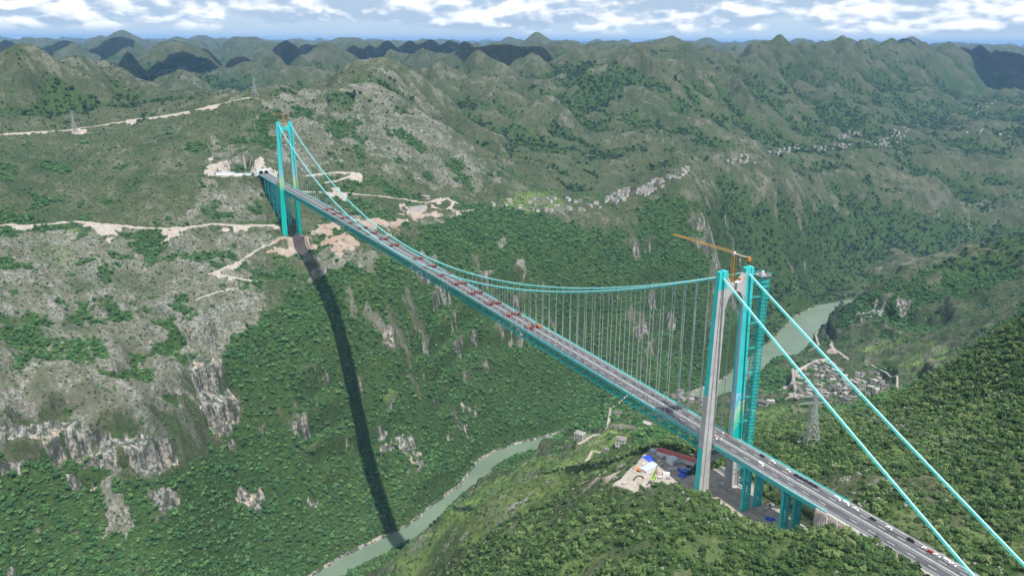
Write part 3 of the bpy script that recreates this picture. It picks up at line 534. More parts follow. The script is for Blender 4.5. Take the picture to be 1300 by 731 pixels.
def terrain_material():
    m, nt, b = new_mat('hillside')
    pos = N(nt, 'ShaderNodeNewGeometry').outputs['Position']
    A = lambda n: N(nt, 'ShaderNodeAttribute', attribute_name=n)
    cov = N(nt, 'ShaderNodeSeparateColor', {'Color': A('cover').outputs['Color']})
    fo, gr, di = cov.outputs[0], cov.outputs[1], cov.outputs[2]
    c2 = N(nt, 'ShaderNodeSeparateColor', {'Color': A('cover_b').outputs['Color']})
    cli, gra, redd = c2.outputs[0], c2.outputs[1], c2.outputs[2]
    nL = tex(nt, pos, 1/260, 5, 0.55); nM = tex(nt, pos, 1/46, 6, 0.62); nS = tex(nt, pos, 1/7, 5, 0.68); nT = tex(nt, pos, 1/2.2, 3, 0.6)
    grass = mixc(nt, rng(nt, nL, 0.38, 0.62), (0.040, 0.064, 0.028), (0.066, 0.081, 0.038))
    grass = mixc(nt, rng(nt, nM, 0.40, 0.68, 0, 0.75), grass, (0.105, 0.104, 0.062))
    grass = mixc(nt, rng(nt, nS, 0.45, 0.7, 0, 0.6), grass, (0.034, 0.056, 0.022))
    grass = mixc(nt, rng(nt, nT, 0.42, 0.62, 0, 0.45), grass, (0.022, 0.036, 0.015))
    grass = mixc(nt, rng(nt, nS, 0.50, 0.36, 0, 0.45), grass, (0.120, 0.125, 0.072))
    grass = mixc(nt, mth(nt, 'MULTIPLY', gra, rng(nt, nM, 0.30, 0.62)), grass, (0.125, 0.185, 0.050))
    grass = mixc(nt, mth(nt, 'MULTIPLY', rng(nt, gr, 0.03, 0.5), rng(nt, nS, 0.30, 0.60, 0.55, 1.0)), grass, (0.126, 0.125, 0.094))
    rock = mixc(nt, rng(nt, nS, 0.35, 0.65), (0.105, 0.103, 0.092), (0.225, 0.217, 0.198))
    rock = mixc(nt, rng(nt, nT, 0.40, 0.62, 0, 0.6), rock, (0.28, 0.272, 0.25))
    kr = mth(nt, 'ADD', mth(nt, 'MULTIPLY', nS, 0.6), mth(nt, 'MULTIPLY', nT, 0.4))
    gfac = mth(nt, 'SMOOTH_MIN', mth(nt, 'MULTIPLY', gr, 1.0), 1.0)
    thr = rng(nt, gr, 0.0, 1.0, 0.68, 0.49)
    gcov = mth(nt, 'MULTIPLY', rng(nt, mth(nt, 'SUBTRACT', kr, thr), -0.03, 0.05), rng(nt, gr, 0.02, 0.2))
    c = mixc(nt, gcov, grass, rock)
    nP = tex(nt, pos, 1/120, 6, 0.62, 0.3)
    c = mixc(nt, rng(nt, nP, 0.53, 0.62, 0, 0.65), c, (0.030, 0.050, 0.020))
    c = mixc(nt, rng(nt, nP, 0.42, 0.32, 0, 0.42), c, (0.135, 0.130, 0.098))
    # low scrub as dark dots
    vor = N(nt, 'ShaderNodeTexVoronoi', {'Vector': pos, 'Scale': 1/7.5, 'Randomness': 1.0}).outputs['Distance']
    dot = mth(nt, 'MULTIPLY', rng(nt, vor, 0.40, 0.28), rng(nt, nM, 0.38, 0.56))
    c = mixc(nt, mth(nt, 'MULTIPLY', dot, 0.75), c, (0.024, 0.040, 0.014))
    # ground under the trees
    ff = mixc(nt, rng(nt, nS, 0.35, 0.65), (0.018, 0.040, 0.012), (0.050, 0.090, 0.024))
    ff = mixc(nt, rng(nt, nL, 0.42, 0.62, 0, 0.4), ff, (0.052, 0.080, 0.024))
    c = mixc(nt, rng(nt, mth(nt, 'ADD', fo, mth(nt, 'MULTIPLY', mth(nt, 'SUBTRACT', nS, 0.5), 0.9)), 0.32, 0.55), c, ff)
    # bare cliffs: grey limestone, rusty stains, dark streaks, cracks and ledge lines drawn in colour
    st = N(nt, 'ShaderNodeMapping', {'Vector': pos, 'Scale': (1/9, 1/9, 1/60)}); nst = tex(nt, st.outputs[0], 1.0, 6, 0.65)
    clc = mixc(nt, rng(nt, nst, 0.42, 0.58), (0.060, 0.060, 0.058), (0.34, 0.325, 0.30))
    led = N(nt, 'ShaderNodeMapping', {'Vector': pos, 'Scale': (1/70, 1/70, 1/7)}); clc = mixc(nt, rng(nt, tex(nt, led.outputs[0], 1.0, 5, 0.6), 0.55, 0.66, 0, 0.7), clc, (0.075, 0.075, 0.070))
    clc = mixc(nt, mth(nt, 'MULTIPLY', rng(nt, nst, 0.50, 0.66), rng(nt, nM, 0.47, 0.60)), clc, (0.46, 0.31, 0.22))
    clc = mixc(nt, rng(nt, nS, 0.46, 0.60, 0, 0.85), clc, (0.035, 0.055, 0.022))
    c = mixc(nt, rng(nt, mth(nt, 'ADD', cli, mth(nt, 'ADD', mth(nt, 'MULTIPLY', mth(nt, 'SUBTRACT', nS, 0.5), 2.0), mth(nt, 'MULTIPLY', mth(nt, 'SUBTRACT', nT, 0.5), 0.7))), 0.46, 0.56), c, clc)
    dc = mixc(nt, rng(nt, nS, 0.35, 0.65), (0.27, 0.235, 0.20), (0.41, 0.37, 0.325))
    dc = mixc(nt, mth(nt, 'MULTIPLY', redd, rng(nt, nM, 0.38, 0.58, 0.25, 1.0)), dc, (0.285, 0.20, 0.15))
    dc = mixc(nt, rng(nt, nT, 0.5, 0.7, 0, 0.4), dc, (0.20, 0.17, 0.14))
    c = mixc(nt, rng(nt, mth(nt, 'ADD', di, mth(nt, 'MULTIPLY', mth(nt, 'SUBTRACT', nS, 0.5), 0.8)), 0.35, 0.6), c, dc)
    nt.links.new(c, b.inputs['Base Color']); b.inputs['Roughness'].default_value = 0.95; b.inputs['Specular IOR Level'].default_value = 0.12
    hgt = mth(nt, 'ADD', mth(nt, 'MULTIPLY', nS, 2.2), mth(nt, 'MULTIPLY', nM, 5.0))
    bp = N(nt, 'ShaderNodeBump', {'Height': hgt, 'Strength': 0.55, 'Distance': 1.6}); nt.links.new(bp.outputs[0], b.inputs['Normal'])
    return m
M = {}
M['terrain'] = terrain_material()
terrain = mesh_np('terrain', np.stack([TX, TY, TZ], -1).reshape(-1, 3), quads, M['terrain'], True)
terrain['kind'] = 'structure'
def cattr(name, r, g, b_):
    a = terrain.data.attributes.new(name, 'FLOAT_COLOR', 'POINT')
    a.data.foreach_set('color', np.stack([r, g, b_, np.ones_like(r)], -1).astype(np.float32).ravel())
cattr('cover', forest*(1-0.25*nearm), grey, dirt); cattr('cover_b', cl, hz, red)

# ------------------------------------------------------------------ river
def river_material():
    m, nt, b = new_mat('river_water')
    pos = N(nt, 'ShaderNodeNewGeometry').outputs['Position']
    c = mixc(nt, rng(nt, tex(nt, pos, 1/90, 4), 0.35, 0.65), (0.115, 0.165, 0.115), (0.150, 0.195, 0.140))
    nt.links.new(c, b.inputs['Base Color']); b.inputs['Roughness'].default_value = 0.22; b.inputs['IOR'].default_value = 1.33
    bp = N(nt, 'ShaderNodeBump', {'Height': tex(nt, pos, 0.25, 4, 0.6), 'Strength': 0.25, 'Distance': 0.4}); nt.links.new(bp.outputs[0], b.inputs['Normal'])
    return m
rp = np.array(RIVER, float); rv = []
tn_ = np.gradient(rp[:, :2], axis=0); tn_ /= np.linalg.norm(tn_, axis=1)[:, None]
for (x, y, w), t in zip(rp, tn_):
    rv += [(x-t[1]*(w+22), y+t[0]*(w+22), RIVER_Z), (x+t[1]*(w+22), y-t[0]*(w+22), RIVER_Z)]
rvr = mesh_np('river', rv, [(2*i, 2*i+1, 2*i+3, 2*i+2) for i in range(len(rp)-1)], river_material()); rvr['kind'] = 'structure'

# ------------------------------------------------------------------ haze: one closed box of thin air round everything
def box_verts(x0, x1, y0, y1, z0, z1):
    return [(x, y, z) for x in (x0, x1) for y in (y0, y1) for z in (z0, z1)], [(0, 1, 3, 2), (4, 6, 7, 5), (0, 4, 5, 1), (2, 3, 7, 6), (0, 2, 6, 4), (1, 5, 7, 3)]
hv, hf = box_verts(-53500, 53500, -53500, 53500, float(TZ.min())-6.0, max(float(TZ.max()), 330.0)+6)
hm = bpy.data.materials.new('haze'); hm.use_nodes = True; hm.node_tree.nodes.clear()
hvol = hm.node_tree.nodes.new('ShaderNodeVolumePrincipled'); hvol.inputs['Color'].default_value = (0.28, 0.54, 0.95, 1); hvol.inputs['Density'].default_value = HAZE; hvol.inputs['Anisotropy'].default_value = 0.0
ho = hm.node_tree.nodes.new('ShaderNodeOutputMaterial'); hm.node_tree.links.new(hvol.outputs[0], ho.inputs['Volume'])
haze = mesh_np('haze', hv, hf, hm); haze['kind'] = 'stuff'
# ------------------------------------------------------------------ trees: prototypes of trunk and leafy crown, then the masses
rs = np.random.RandomState(5)
def leaf_mat(name, cols):
    m, nt, b = new_mat(name)
    r = N(nt, 'ShaderNodeObjectInfo').outputs['Random']
    pos = N(nt, 'ShaderNodeNewGeometry').outputs['Position']
    cr = nt.nodes.new('ShaderNodeValToRGB'); e = cr.color_ramp.elements
    while len(e) < len(cols): e.new(0.5)
    for i, c in enumerate(cols): e[i].position = i/(len(cols)-1); e[i].color = (*c, 1)
    k = mth(nt, 'ADD', mth(nt, 'MULTIPLY', mth(nt, 'POWER', r, 1.5), 0.85), mth(nt, 'MULTIPLY', rng(nt, tex(nt, pos, 1/70, 4), 0.35, 0.65), 0.28))
    nt.links.new(k, cr.inputs[0])
    c = mixc(nt, rng(nt, tex(nt, pos, 1/1.3, 3), 0.35, 0.7, 0.0, 0.5), cr.outputs[0], tuple(x*1.5 for x in cols[-2]))
    nt.links.new(c, b.inputs['Base Color']); b.inputs['Roughness'].default_value = 0.75; b.inputs['Specular IOR Level'].default_value = 0.2
    return m
M['leaf'] = leaf_mat('forest_leaves', [(0.012, 0.040, 0.016), (0.031, 0.092, 0.033), (0.060, 0.150, 0.050), (0.098, 0.202, 0.066), (0.160, 0.255, 0.085)])
M['shrub'] = leaf_mat('shrub_leaves', [(0.011, 0.032, 0.013), (0.026, 0.064, 0.023), (0.060, 0.120, 0.038), (0.112, 0.176, 0.056), (0.205, 0.245, 0.105)])
M['leaf_far'] = leaf_mat('distant_leaves_shaded', [(0.010, 0.026, 0.012), (0.018, 0.044, 0.018), (0.028, 0.062, 0.024), (0.042, 0.082, 0.030), (0.066, 0.110, 0.040)])  # darker leaf copy: partial shade on the far range is put into its colour
M['bark'] = plain('bark', (0.09, 0.07, 0.055), 0.9)
def crown_np(seed, lobes, per, flat, qs):
    r = np.random.RandomState(seed); V = []; F = []
    for i in range(lobes):
        if i == 0: c = np.array([0, 0, 0.72*flat]); rad = 0.72
        else:
            a = r.rand()*6.283; d = 0.30+0.62*r.rand(); c = np.array([d*math.cos(a), d*math.sin(a), (0.22+0.85*r.rand())*flat]); rad = 0.24+0.34*r.rand()
        for j in range(per):
            n = r.normal(size=3); n /= np.linalg.norm(n)
            if n[2] < -0.35: n[2] = -n[2]
            p = c+n*rad*np.array([1, 1, flat*0.95])*(0.82+0.3*r.rand())
            nn = n+0.55*r.normal(size=3); nn /= np.linalg.norm(nn)
            t = np.cross(nn, r.normal(size=3)); t /= np.linalg.norm(t); b = np.cross(nn, t); s = qs*(0.6+0.8*r.rand()); k = len(V)
            V += [p+t*s*0.5*(0.6+0.8*r.rand())+b*s*0.15, p+b*s*0.5, p-t*s*0.5*(0.6+0.8*r.rand())-b*s*0.1, p-b*s*0.5]
            F.append((k, k+1, k+2, k+3))
    return np.array(V), np.array(F)
def trunk_np(h, r0):
    V = []; F = []
    for z, rr in ((-0.4, r0*1.3), (0, r0), (h*0.5, r0*0.75), (h, r0*0.4)):
        for k in range(5): V.append((rr*math.cos(k*1.2566)+0.04*z, rr*math.sin(k*1.2566), z))
    for i in range(3):
        for k in range(5): F.append((i*5+k, i*5+(k+1) % 5, (i+1)*5+(k+1) % 5, (i+1)*5+k))
    return np.array(V), np.array(F)
def me_np(name, parts):
    V = []; F = []; mi = []; mats = []; o = 0
    for v, f, mat in parts:
        if mat not in mats: mats.append(mat)
        V.append(v); F.append(f+o); mi += [mats.index(mat)]*len(f); o += len(v)
    ob = mesh_np(name, np.concatenate(V), np.concatenate(F)); me = ob.data
    for mt in mats: me.materials.append(mt)
    me.polygons.foreach_set('material_index', np.array(mi, np.int32)); bpy.data.objects.remove(ob); return me
protos = []
for s_, (lo, per, fl, q) in enumerate([(8, 62, 0.95, 0.25), (11, 50, 0.8, 0.23), (6, 70, 1.45, 0.25), (10, 52, 0.65, 0.22), (7, 60, 1.15, 0.27)]):
    protos.append((crown_np(50+s_, lo, per, fl, q), trunk_np(0.75*fl, 0.07)))
def proto_coll(name, mat):
    c = bpy.data.collections.new(name)
    for i, ((cv, cf), (tv, tf)) in enumerate(protos):
        o = bpy.data.objects.new('leafy_tree', me_np('leafy_tree', [(cv, cf, mat), (tv, tf, M['bark'])])); c.objects.link(o)
    return c
def scatter_group(coll):
    g = bpy.data.node_groups.new('plant_scatter', 'GeometryNodeTree')
    g.interface.new_socket('Geometry', in_out='INPUT', socket_type='NodeSocketGeometry'); g.interface.new_socket('Geometry', in_out='OUTPUT', socket_type='NodeSocketGeometry')
    def n(t, **k):
        x = g.nodes.new(t)
        for a, b in k.items(): setattr(x, a, b)
        return x
    gi, go = n('NodeGroupInput'), n('NodeGroupOutput')
    ci = n('GeometryNodeCollectionInfo'); ci.inputs['Collection'].default_value = coll; ci.inputs['Separate Children'].default_value = True; ci.inputs['Reset Children'].default_value = True
    ip = n('GeometryNodeInstanceOnPoints'); ip.inputs['Pick Instance'].default_value = True
    def at(name, typ):
        x = n('GeometryNodeInputNamedAttribute', data_type=typ); x.inputs['Name'].default_value = name; return x.outputs['Attribute']
    g.links.new(gi.outputs[0], ip.inputs['Points']); g.links.new(ci.outputs[0], ip.inputs['Instance'])
    g.links.new(at('kind_index', 'INT'), ip.inputs['Instance Index']); g.links.new(at('rot', 'FLOAT_VECTOR'), ip.inputs['Rotation']); g.links.new(at('size', 'FLOAT_VECTOR'), ip.inputs['Scale'])
    g.links.new(ip.outputs[0], go.inputs[0]); return g
def scatter(name, P3, size, coll_group):
    n = len(P3); me = bpy.data.meshes.new(name); me.vertices.add(n); me.vertices.foreach_set('co', np.asarray(P3, np.float32).ravel())
    a = me.attributes.new('kind_index', 'INT', 'POINT'); a.data.foreach_set('value', rs.randint(0, 5, n).astype(np.int32))
    a = me.attributes.new('rot', 'FLOAT_VECTOR', 'POINT'); R = np.zeros((n, 3), np.float32); R[:, 2] = rs.rand(n)*6.283; R[:, :2] = rs.normal(0, 0.09, (n, 2)); a.data.foreach_set('vector', R.ravel())
    a = me.attributes.new('size', 'FLOAT_VECTOR', 'POINT'); S = np.asarray(size)[:, None]*(0.85+0.3*rs.rand(n, 3)); a.data.foreach_set('vector', S.astype(np.float32).ravel())
    o = bpy.data.objects.new(name, me); COL.objects.link(o); o['kind'] = 'stuff'
    md = o.modifiers.new('plants', 'NODES'); md.node_group = coll_group; return o
def fan_points(D0, D1, spacing, half=0.62):
    n = int(half*(D1**2-D0**2)/spacing**2)
    D = np.sqrt(D0**2+rs.rand(n)*(D1**2-D0**2)); a = (rs.rand(n)*2-1)*half+AZ0
    return CAM[0]+D*np.cos(a), CAM[1]+D*np.sin(a), D
def keep_clear(x, y):
    """no plants on works ground, carriageway, water"""
    r, w = polydist(x, y, RIVER); ok = r > w+8
    ok &= ~((x > -420) & (x < -30) & (np.abs(y) < 17.5))
    for px, py, rr in CLEAR: ok &= np.hypot(x-px, y-py) > rr
    return ok
def planting(D0, D1, sp, smin, smax_, gpow=1.0, scrub=0.05, half=0.68):
    x, y, D = fan_points(D0, D1, sp, half)
    f = sample(forest, x, y); d = sample(dirt, x, y); c = sample(cl, x, y)
    if D0 < 900: f = f*(1-0.9*np.clip(sample(grey, x, y)*1.4-0.2, 0, 1))
    keep = (rs.rand(len(x)) < np.maximum(f**gpow, scrub*(1-f)))*(d < 0.3)*(rs.rand(len(x)) > c*0.85)
    keep = keep.astype(bool) & keep_clear(x, y)
    x, y, D, f = x[keep], y[keep], D[keep], f[keep]
    big_ = (rs.rand(len(x))**3.0)
    s = (smin+(smax_-smin)*big_)*np.where(f > 0.35, 1.0, 0.55)
    return np.stack([x, y, ground(x, y)-0.15*s], -1), s, D
CLEAR = []
def project(P3):
    d = P3-CAM; z = d@np.array(_F); return np.stack([650+1032.33*(d@np.array(_R))/z, 365.5-1032.33*(d@np.array(_U))/z], -1)
# ------------------------------------------------------------------ mesh builder for made things
class MB:
    def __init__(s): s.v = []; s.f = []; s.m = []; s.mats = []
    def _mi(s, mat):
        if mat not in s.mats: s.mats.append(mat)
        return s.mats.index(mat)
    def add(s, V, F, mat):
        o = len(s.v); i = s._mi(mat); s.v += [tuple(p) for p in V]; s.f += [tuple(k+o for k in f) for f in F]; s.m += [i]*len(F); return s
    def box(s, c, h, mat, rz=0.0, top=None, off=(0, 0)):
        """box by centre and half sizes; top scales the upper face"""
        cs, sn = math.cos(rz), math.sin(rz); t = top or (1, 1); V = []
        for x in (-1, 1):
            for y in (-1, 1):
                for z in (-1, 1):
                    px, py = x*h[0]*(t[0] if z > 0 else 1)+(off[0] if z > 0 else 0), y*h[1]*(t[1] if z > 0 else 1)+(off[1] if z > 0 else 0)
                    V.append((c[0]+px*cs-py*sn, c[1]+px*sn+py*cs, c[2]+z*h[2]))
        return s.add(V, [(0, 1, 3, 2), (4, 6, 7, 5), (0, 4, 5, 1), (2, 3, 7, 6), (0, 2, 6, 4), (1, 5, 7, 3)], mat)
    def beam(s, a, b, w, h, mat, up=(0, 0, 1)):
        a, b = np.array(a, float), np.array(b, float); d = b-a; L = np.linalg.norm(d)
        if L < 1e-6: return s
        d /= L; u = np.array(up, float)
        if abs(d@u) > 0.97: u = np.array([1., 0, 0])
        r = np.cross(d, u); r /= np.linalg.norm(r); u = np.cross(r, d); V = []
        for p in (a, b):
            for i, j in ((-1, -1), (1, -1), (1, 1), (-1, 1)): V.append(p+r*i*w/2+u*j*h/2)
        return s.add(V, [(3, 2, 1, 0), (4, 5, 6, 7), (0, 1, 5, 4), (1, 2, 6, 5), (2, 3, 7, 6), (3, 0, 4, 7)], mat)
    def tube(s, P, r, mat, n=8, caps=True):
        P = [np.array(p, float) for p in P]; V = []; F = []
        for i, p in enumerate(P):
            d = P[min(i+1, len(P)-1)]-P[max(i-1, 0)]; d /= np.linalg.norm(d)
            u = np.array([0, 0, 1.]) if abs(d[2]) < 0.95 else np.array([1., 0, 0]); a = np.cross(d, u); a /= np.linalg.norm(a); b = np.cross(a, d)
            rr = r[i] if isinstance(r, (list, tuple)) else r
            for k in range(n): t = 6.28319*k/n; V.append(p+rr*(math.cos(t)*a+math.sin(t)*b))
        for i in range(len(P)-1):
            for k in range(n): F.append((i*n+k, i*n+(k+1) % n, (i+1)*n+(k+1) % n, (i+1)*n+k))
        if caps: F += [tuple(range(n))[::-1], tuple((len(P)-1)*n+k for k in range(n))]
        return s.add(V, F, mat)
    def prism(s, pts, axis, lo, hi, mat):
        """polygon pts extruded along axis 0/1/2; the polygon fills the other two axes in order"""
        n = len(pts); V = []
        for e in (lo, hi):
            for a, b in pts:
                q = [a, b]; q.insert(axis, e); V.append(tuple(q))
        F = [tuple(range(n)), tuple(range(2*n-1, n-1, -1))]+[(i, i+n, (i+1) % n+n, (i+1) % n) for i in range(n)]
        return s.add(V, F, mat)
    def strip(s, L, R, mat):
        """ribbon between two point rows"""
        n = len(L); return s.add(list(L)+list(R), [(i, n+i, n+i+1, i+1) for i in range(n-1)], mat)
    def mesh(s, name):
        me = bpy.data.meshes.new(name); me.from_pydata([tuple(map(float, p)) for p in s.v], [], s.f)
        for m in s.mats: me.materials.append(m)
        me.polygons.foreach_set('material_index', np.array(s.m, np.int32)); me.polygons.foreach_set('use_smooth', np.zeros(len(s.f), bool))
        bm = bmesh.new(); bm.from_mesh(me); bmesh.ops.recalc_face_normals(bm, faces=bm.faces); bm.to_mesh(me); bm.free(); return me
    def build(s, name, parent=None, loc=None, rz=0.0):
        o = bpy.data.objects.new(name, s.mesh(name)); COL.objects.link(o)
        if parent: o.parent = parent
        if loc is not None: o.location = loc
        if rz: o.rotation_euler = (0, 0, rz)
        return o
def empty(name, loc=(0, 0, 0), rz=0.0, **k):
    e = bpy.data.objects.new(name, None); COL.objects.link(e); e.location = loc; e.rotation_euler = (0, 0, rz); e.empty_display_size = 1.0; attr(e, **k); return e
def copy_tree(o, parent=None):
    c = o.copy(); COL.objects.link(c); c.parent = parent
    for ch in o.children: copy_tree(ch, c)
    return c

# ------------------------------------------------------------------ the suspension bridge
TEAL = (0.045, 0.53, 0.53); TEAL_SHADED = (0.014, 0.41, 0.39)
M['teal'] = paint('teal_paint', TEAL, 0.42, 0.06, 0.12); M['teal_dark'] = paint('teal_shaded_truss', TEAL_SHADED, 0.45, 0.08, 0.3)  # the darker teal has the shade of the truss sides put into its colour
M['concrete'] = paint('tower_concrete', (0.43, 0.42, 0.41), 0.85, 0.10, 0.12); M['pale'] = paint('lavender_tone', (0.42, 0.48, 0.62), 0.6, 0.05, 0.1)  # pale: lavender tone for part of the right leg's side faces
M['asphalt'] = paint('asphalt', (0.080, 0.082, 0.088), 0.9, 0.16, 0.10, streak=False); M['walk'] = paint('pale_concrete_walk', (0.36, 0.345, 0.325), 0.9, 0.10, 0.25, streak=False)
M['white'] = plain('white_paint', (0.72, 0.72, 0.70), 0.6); M['rail'] = plain('galvanised_rail', (0.50, 0.52, 0.52), 0.45, 0.3)
M['median'] = paint('median_concrete', (0.47, 0.46, 0.45), 0.9, 0.1, 0.3, streak=False); M['steel0'] = plain('grey_strand', (0.22, 0.23, 0.23), 0.6); M['rope'] = plain('hanger_rope', (0.52, 0.53, 0.53), 0.5); M['cable'] = plain('cable_wrap', (0.42, 0.68, 0.68), 0.4)
def graded_leg():
    """painted tower leg: bands of teal, blue, green and yellow by height, as on the mural of the right-hand leg"""
    m, nt, b = new_mat('mural_paint')
    pos = N(nt, 'ShaderNodeNewGeometry').outputs['Position']; z = N(nt, 'ShaderNodeSeparateXYZ', {'Vector': pos}).outputs[2]
    y = N(nt, 'ShaderNodeSeparateXYZ', {'Vector': pos}).outputs[1]
    w = mth(nt, 'ADD', z, mth(nt, 'ADD', mth(nt, 'MULTIPLY', mth(nt, 'SUBTRACT', tex(nt, pos, 0.12, 2), 0.5), 16.0), mth(nt, 'MULTIPLY', y, 1.2)))
    cr = nt.nodes.new('ShaderNodeValToRGB'); cr.color_ramp.interpolation = 'CONSTANT'
    st = [(0, (0.0, 0.42, 0.36)), (0.22, (0.08, 0.50, 0.33)), (0.36, (0.22, 0.54, 0.30)), (0.46, (0.36, 0.58, 0.42)), (0.56, (0.14, 0.48, 0.58)), (0.70, (0.26, 0.54, 0.68)), (0.82, (0.03, 0.42, 0.50)), (0.90, TEAL)]
    e = cr.color_ramp.elements
    while len(e) < len(st): e.new(0.5)
    for i, (p, c) in enumerate(st): e[i].position = p; e[i].color = (*c, 1)
    nt.links.new(rng(nt, w, -24, 40), cr.inputs[0]); nt.links.new(cr.outputs[0], b.inputs['Base Color']); b.inputs['Roughness'].default_value = 0.45
    return m
M['mural'] = graded_leg()
def faded_leg():
    m, nt, b = new_mat('far_tower_paint')
    pos = N(nt, 'ShaderNodeNewGeometry').outputs['Position']; z = N(nt, 'ShaderNodeSeparateXYZ', {'Vector': pos}).outputs[2]
    cr = nt.nodes.new('ShaderNodeValToRGB'); e = cr.color_ramp.elements
    st = [(0, (0.0, 0.45, 0.37)), (0.42, (0.0, 0.45, 0.38)), (0.49, (0.30, 0.52, 0.20)), (0.53, (0.34, 0.50, 0.34)), (0.58, (0.16, 0.48, 0.56)), (0.68, TEAL), (1, TEAL)]
    while len(e) < len(st): e.new(0.5)
    for i, (p, c) in enumerate(st): e[i].position = p; e[i].color = (*c, 1)
    nt.links.new(rng(nt, mth(nt, 'ADD', z, mth(nt, 'MULTIPLY', tex(nt, pos, 0.1, 2), 12)), -120, 142), cr.inputs[0])
    nt.links.new(cr.outputs[0], b.inputs['Base Color']); b.inputs['Roughness'].default_value = 0.45; return m
M['far_leg'] = faded_leg()

SPAN = 1420.0; ZN, ZF, SAG = 144.4, 137.4, 136.5; WC = 13.64
bridge = empty('suspension_bridge', (0, 0, 0), label='long teal suspension bridge with two towers, trussed deck and thin hangers crossing the gorge', cat='bridge')

def leg_y(z, top, base): return 13.7+(17.2-13.7)*(top-z)/(top-base)
def leg_section(z, top, base):
    t = (top-z)/(top-base); return 4.2+(6.2-4.2)*t, 8.8+(11.2-8.8)*t      # along the bridge, across it
def tower_leg(x, side, top, base, mats, parent):
    """tapering leg with a recessed groove on its outer-end face; mats(z) gives (end face, groove, side face) paints by height"""
    b = MB(); zs = sorted(set([base, top]+[z for z in mats['cuts'] if base < z < top]+list(np.linspace(base, top, 13))))
    for z0, z1 in zip(zs[:-1], zs[1:]):
        rows = []
        for z in (z0, z1):
            a, w = leg_section(z, top, base); yc = side*leg_y(z, top, base); h = a/2; k = w/2
            g0, g1 = 0.10*w, 0.20*w; dp = 0.75
            # outline seen from above, from the inner -x corner round: groove on both end faces
            prof = []
            for sx in (-1, 1):
                row = [(sx*h, -k), (sx*h, -g1), (sx*(h-dp), -g1+0.15), (sx*(h-dp), -g0+0.15), (sx*h, -g0), (sx*h, k)]
                prof += row+[(h*0.15, k)] if sx < 0 else row[::-1]+[(h*0.15, -k)]
            rows.append([(x+px, yc+side*(-py), z) for px, py in prof])
        n = len(rows[0]); V = rows[0]+rows[1]; zm = (z0+z1)/2; end, groove, sd, sd2 = mats['f'](zm)
        for i in range(n):
            j = (i+1) % n; q = [V[i], V[j], V[n+j], V[n+i]]
            mt = (sd if i == 5 else sd2 if i == 6 else sd if i == 13 else sd2 if i == 12 else groove if i in (1, 2, 3, 8, 9, 10) else end)
            b.add(q, [(0, 1, 2, 3)], mt)
        if z1 == zs[-1]: b.add(rows[1], [tuple(range(n))], mats['f'](zm)[0])
    o = b.build('leg', parent); bm = bmesh.new(); bm.from_mesh(o.data); bmesh.ops.remove_doubles(bm, verts=bm.verts, dist=0.01); bmesh.ops.recalc_face_normals(bm, faces=bm.faces); bm.to_mesh(o.data); bm.free()
    return o
def cross_head(x, top, base, mat, mat_end, depth_mid=7.0, dip=11.0, hx=2.4):
    """upper crossbeam: hollowed on top between the legs, arched below with long haunches"""
    b = MB(); n = 28; ys = np.linspace(-1, 1, n+1); up = []; lo = []
    zi = top-dip; yi = leg_y(top-8, top, base)-3.4
    for t in ys:
        up.append((t*yi, zi+(dip-1.5)*abs(t)**3.2)); lo.append((t*yi, zi-depth_mid-17.0*abs(t)**3.4))
    pts = up+lo[::-1]; m = len(pts); V = [(x-hx, a, c) for a, c in pts]+[(x+hx, a, c) for a, c in pts]; h = n+1
    F = []
    for i in range(n):
        F.append((i, i+1, m-2-i, m-1-i)); F.append((m+i, m+m-1-i, m+m-2-i, m+i+1))
        F.append((i, m+i, m+i+1, i+1)); F.append((m-1-i, m-2-i, m+m-2-i, m+m-1-i))
    b.add(V, F, mat); return b
def make_tower(x, top, base, legmats, mat, lower_z, foot):
    t = cross_head(x, top, base, mat, mat)
    yl = leg_y(lower_z, top, base)-4.2
    lowb = MB().prism([(-yl, lower_z+3.2), (yl, lower_z+3.2), (yl, lower_z-3.6), (yl*0.72, lower_z-2.2), (-yl*0.72, lower_z-2.2), (-yl, lower_z-3.6)], 0, x-3.0, x+3.0, M['concrete'] if mat is M['concrete'] else mat)
    tw = t.build('tower', bridge); lowb.build('lower_crossbeam', tw)
    for s in (1, -1): tower_leg(x, s, top, base, legmats[s], tw)
    for s in (1, -1):
        MB().box((x, s*leg_y(base, top, base), base-1.0), (7.2, 7.4, 3.0), M['concrete']).build('footing', tw)
        # saddle on the head of the leg
        MB().prism([(x-2.1, top+0.002), (x+2.1, top+0.002), (x+2.0, top+0.7), (x+0.9, top+1.1), (x-0.9, top+1.1), (x-2.0, top+0.7)], 1, s*WC-0.9, s*WC+0.9, M['teal']).build('cable_saddle', tw)
    return tw
C_, T_, Td, P_, Mu, Fl = M['concrete'], M['teal'], M['teal_dark'], M['pale'], M['mural'], M['far_leg']
NT, NB, FT, FB = 148.5, -50.0, 142.0, -121.0
near_left = dict(cuts=[134, 44, -3, 133], f=lambda z: (T_ if z > 134 else C_, C_ if z < 134 else T_, T_ if (z > 44 or z < -4) else C_, T_ if (z > 44 or z < -4) else C_))
near_right = dict(cuts=[118, 40, -3, 122], f=lambda z: ((T_ if z > 40 else Mu) if z > -3 else C_, (T_ if z > 118 else T_) if z > -3 else C_, (T_ if z > 122 else (P_ if z > -3 else C_)) if z > -3 else C_, (T_ if z > 40 else Mu) if z > -3 else C_))
make_tower(0.0, NT, NB, {1: near_left, -1: near_right}, C_, -14.0, 'near')
far = dict(cuts=[], f=lambda z: (Fl, Fl, Fl, Fl))
make_tower(SPAN, FT, FB, {1: far, -1: far}, T_, -24.0, 'far')

